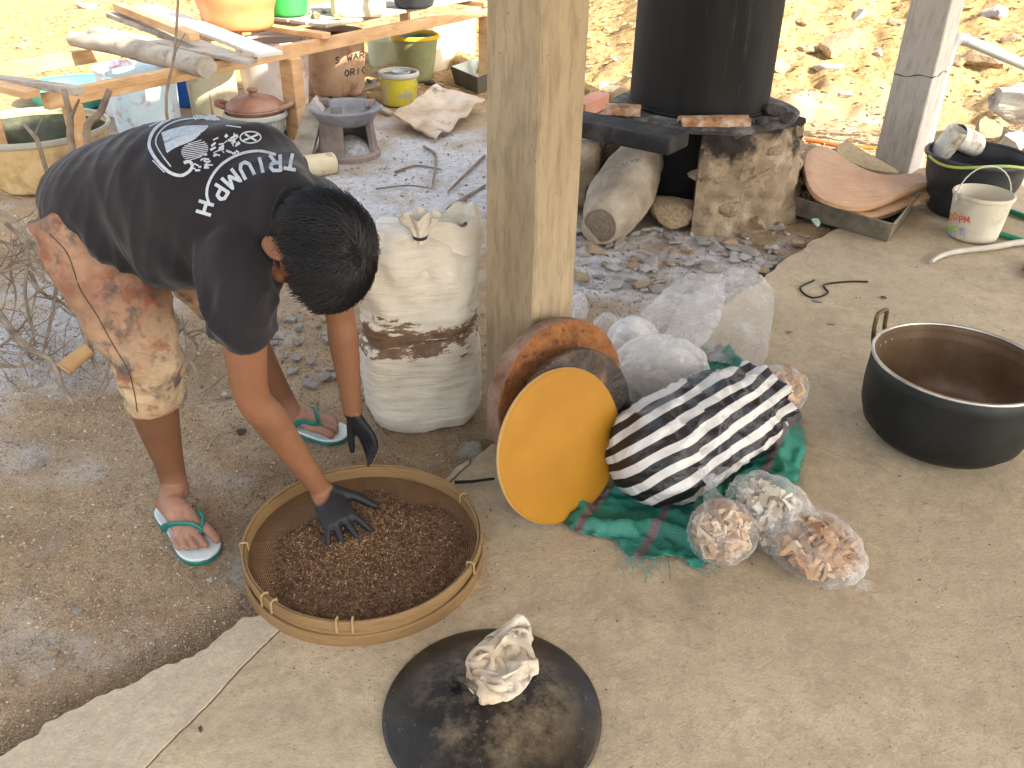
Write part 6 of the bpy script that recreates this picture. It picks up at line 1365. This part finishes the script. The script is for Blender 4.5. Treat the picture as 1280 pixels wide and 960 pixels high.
# ---- sunlit bank: rocks one can pick out
for x, y, w_, mt in ((1228, 76, 56, M_RTAN), (1242, 18, 36, M_RGREY), (1200, 14, 26, M_RTAN), (1262, 52, 26, M_RTAN), (1266, 22, 12, M_RTAN), (1192, 80, 28, M_RTAN), (1052, 62, 60, M_RTAN), (1010, 66, 30, M_RTAN), (1095, 70, 26, M_RWHT), (975, 90, 34, M_RTAN), (1035, 88, 36, M_RWHT), (1093, 142, 22, M_RTAN), (1118, 30, 22, M_RTAN), (1075, 20, 24, M_RWHT), (1000, 30, 20, M_RTAN), (1055, 120, 20, M_RWHT), (990, 150, 18, M_RTAN), (1275, 110, 22, M_RTAN), (112, 12, 30, M_RWHT), (30, 60, 20, M_RTAN), (760, 40, 14, M_RTAN), (770, 75, 12, M_RWHT)):
    d = ray(x, y); p = CAMP+d*1
    for k in range(400):
        p = CAMP+d*(2.5+k*.04)
        if p[2] < ground_z(p[0], p[1]): break
    s_ = w_*depth(p)/F_PX*.55; rock('bank_rock', p+UP*s_*.15, s_, mt, SZ(s_, .07, .14)+mt.name.split()[0]+' sunlit rock half sunk in the dry bank '+('beyond the drum' if 730 < x < 1090 else 'by the water pipe' if x > 1090 else 'beyond the bench'), 'rock', 'rocks on the sunlit bank')
# ---- uncountable: gravel on the earth, leaf litter in the sun
rg = np.random.RandomState(21); mb = MB(); OCT = np.array([(1, 0, 0), (0, 1, 0), (-1, 0, 0), (0, -1, 0), (0, 0, 1), (0, 0, -1)], float); OF = [(0, 1, 4), (1, 2, 4), (2, 3, 4), (3, 0, 4), (1, 0, 5), (2, 1, 5), (3, 2, 5), (0, 3, 5)]
cnt = 0
while cnt < 20000:
    x, y = rg.uniform(-20, 1290), 165+rg.rand()**.8*790; p = P(x, y, G)
    if outside(p[0], p[1]) < .015: continue
    dens = .35+.65*max(0, noise.noise(Vector((p[0]*2.5, p[1]*2.5, 0)))+.35)+(.6 if 720 < x < 1010 and 285 < y < 400 else 0)+(.5 if 330 < x < 480 and 390 < y < 520 else 0)+(.35 if x < 280 and 380 < y < 560 else 0)
    if rg.rand() > dens: continue
    s_ = depth(p)/F_PX*rg.choice([1.0, 1.4, 1.8, 2.6, 3.6], p=[.36, .3, .2, .1, .04]); ro = np.linalg.qr(rg.randn(3, 3))[0]; z = ground_z(p[0], p[1])
    mb.add((OCT*rg.uniform(.6, 1.25, (6, 1))*[s_, s_*.8, s_*.5]) @ ro.T+[p[0], p[1], z+s_*.12], OF); cnt += 1
cnt = 0
while cnt < 42000:
    x, y = rg.uniform(-20, 640), 400+rg.rand()**.9*560; p = P(x, y, G)
    if outside(p[0], p[1]) < .004 or rg.rand() > .3+1.2*max(0, noise.noise(Vector((p[0]*6, p[1]*6, 7)))+.3): continue
    s_ = depth(p)/F_PX*rg.choice([.7, 1.0, 1.4, 2.0], p=[.35, .35, .2, .1]); ro = np.linalg.qr(rg.randn(3, 3))[0]; z = ground_z(p[0], p[1])
    mb.add((OCT*rg.uniform(.6, 1.25, (6, 1))*[s_, s_*.8, s_*.6]) @ ro.T+[p[0], p[1], z+s_*.1], OF); cnt += 1
t = NT('gravel'); rnd = t.n('NewGeometry').outputs['Random Per Island']; t.set(t.ramp(rnd, [(0, (.16, .115, .07)), (.3, (.27, .20, .13)), (.65, (.36, .28, .185)), (.92, (.42, .345, .25)), (1, (.50, .45, .38))]), .95, 0, .2)
stuff(tag(build('gravel', mb, t.m, None, False), 'fine gravel and crumbs of earth scattered over the bare ground', 'gravel'))
mb = MB()
for k in range(16000):
    x, y = rg.uniform(-4.5, 7.5), 5.4+rg.rand()**1.3*7.5
    if x < 1.5 and y < 6.6: continue
    z = ground_z(x, y); s_ = rg.uniform(.010, .032); ro = np.linalg.qr(rg.randn(3, 3)*[1, 1, .5])[0]; a_ = rg.uniform(0, 6.28); ti = rg.uniform(-.5, .5); u = np.array([math.cos(a_), math.sin(a_), ti*.5]); v = np.array([-math.sin(a_), math.cos(a_), rg.uniform(-.5, .5)]); c_ = np.array([x, y, z+.012])
    mb.add([c_-u*s_, c_+v*s_*.4+[0, 0, s_*.25], c_+u*s_, c_-v*s_*.4+[0, 0, s_*.1]], [(0, 1, 2), (0, 2, 3)])
t = NT('dry leaves'); rnd = t.n('NewGeometry').outputs['Random Per Island']; t.set(t.ramp(rnd, [(0, (.16, .07, .025)), (.35, (.34, .19, .08)), (.7, (.50, .34, .18)), (1, (.62, .5, .32))]), .8, 0, .25)
stuff(tag(build('leaf_litter', mb, t.m, None, False), 'dry brown leaf litter covering the sunlit bank', 'leaf litter'))
# small scraps on the slab
for x, y, w_ in ((250, 910, 12), (1022, 376, 16), (985, 415, 14), (1105, 372, 12), (880, 520, 8), (745, 775, 6), (330, 880, 6), (1150, 700, 5), (1040, 405, 12)):
    p = P(x, y, .003); s_ = w_*depth(p)/F_PX*.5; rock('floor_crumb', p, (s_, s_*.6, s_*.16), rk.choice([M_RDRK, M_RGREY, M_RTAN]), 'dark crumb lying on the concrete floor', 'crumb', 'crumbs on the concrete floor')
q_ = cat([P(1018, 350, .004), P(1000, 360, .004), P(1015, 372, .004), P(1035, 366, .004), P(1030, 356, .004), P(1060, 352, .004), P(1085, 352, .004)], 4); tag(build('string_loop', MB().tube(q_, .004, 6), M_SOOT, None), 'loop of thin black string on the floor beyond the pot', 'string')

# spilt grain round the sieve and grit on the slab
mb = MB(); cnt = 0
while cnt < 5200:
    if cnt < 900: q_ = rg.uniform(0, 6.28); rr_ = BR+.012+abs(rg.randn())*.07; p = np.array([BC[0]+rr_*math.cos(q_), BC[1]+rr_*math.sin(q_), 0])
    else: p = P(rg.uniform(0, 1290), 300+rg.rand()**.8*670, 0)
    if outside(p[0], p[1]) > -.02: cnt += 1; continue
    s_ = depth(p)/F_PX*rg.choice([.5, .8, 1.2, 1.9], p=[.4, .36, .18, .06]); ro = np.linalg.qr(rg.randn(3, 3))[0]
    mb.add((OCT*rg.uniform(.6, 1.25, (6, 1))*[s_, s_*.7, s_*.4]) @ ro.T+[p[0], p[1], s_*.25+.001], OF); cnt += 1
t = NT('grit'); rnd = t.n('NewGeometry').outputs['Random Per Island']; t.set(t.ramp(rnd, [(0, (.05, .035, .022)), (.4, (.14, .095, .055)), (.75, (.28, .20, .13)), (1, (.5, .44, .35))]), .9, 0, .2)
stuff(tag(build('floor_grit', mb, t.m, None, False), 'brown grit and spilt grain scattered over the concrete floor', 'grit'))
# cracks in the slab
M_CRK = mat('crack shadow', [(.16, .12, .08)], bump=0)
for k, pts in enumerate(([(800, 655), (820, 672), (835, 700), (838, 725)], [(985, 300), (1010, 318), (1008, 330), (1040, 345)])):
    q_ = np.array([P(x, y, .0006) for x, y in cat(pts, 9)]); q_[:, :2] += np.array([[.004*noise.noise(Vector((p[0]*60, p[1]*60, k))), .006*noise.noise(Vector((p[0]*50, p[1]*50, 9)))] for p in q_])
    build('crack', MB().tube(q_, [.0007+.0005*math.sin(i*1.3) for i in range(len(q_))], 4, flat=.3), M_CRK, floor_o)
# scrap under the bench
for k in range(46):
    f_ = rk.uniform(.05, .97); p = fa+(fb-fa)*f_+back*rk.uniform(-.05, .75); p[2] = G+.02; s_ = rk.uniform(.03, .09); mt = rk.choice([M_RDRK, M_RDRK, M_RTAN, M_RGREY]); rock('yard_scrap', p, (s_, s_*.7, s_*.5), mt, SZ(s_, .045, .07)+mt.name.split()[0]+' lump of scrap on the ground under the bench', 'scrap', 'scrap under the bench')
for k in range(10):
    f_ = rk.uniform(.08, .95); p = fa+(fb-fa)*f_+back*rk.uniform(-.1, .6); a_ = rk.uniform(0, 3.1); d = np.array([math.cos(a_), math.sin(a_), rk.uniform(0, .25)])*rk.uniform(.12, .3); p[2] = G+.03
    tag(build('scrap_board', MB().beam(p-d*.6, p+d, rk.uniform(.03, .08), .018), rk.choice([M_WOLD, M_WOLD, M_WOOD]), None, True, bevel=.003), ('narrow' if k % 2 else 'broad')+' scrap of board lying on the ground under the bench', 'board', 'scrap boards under the bench')
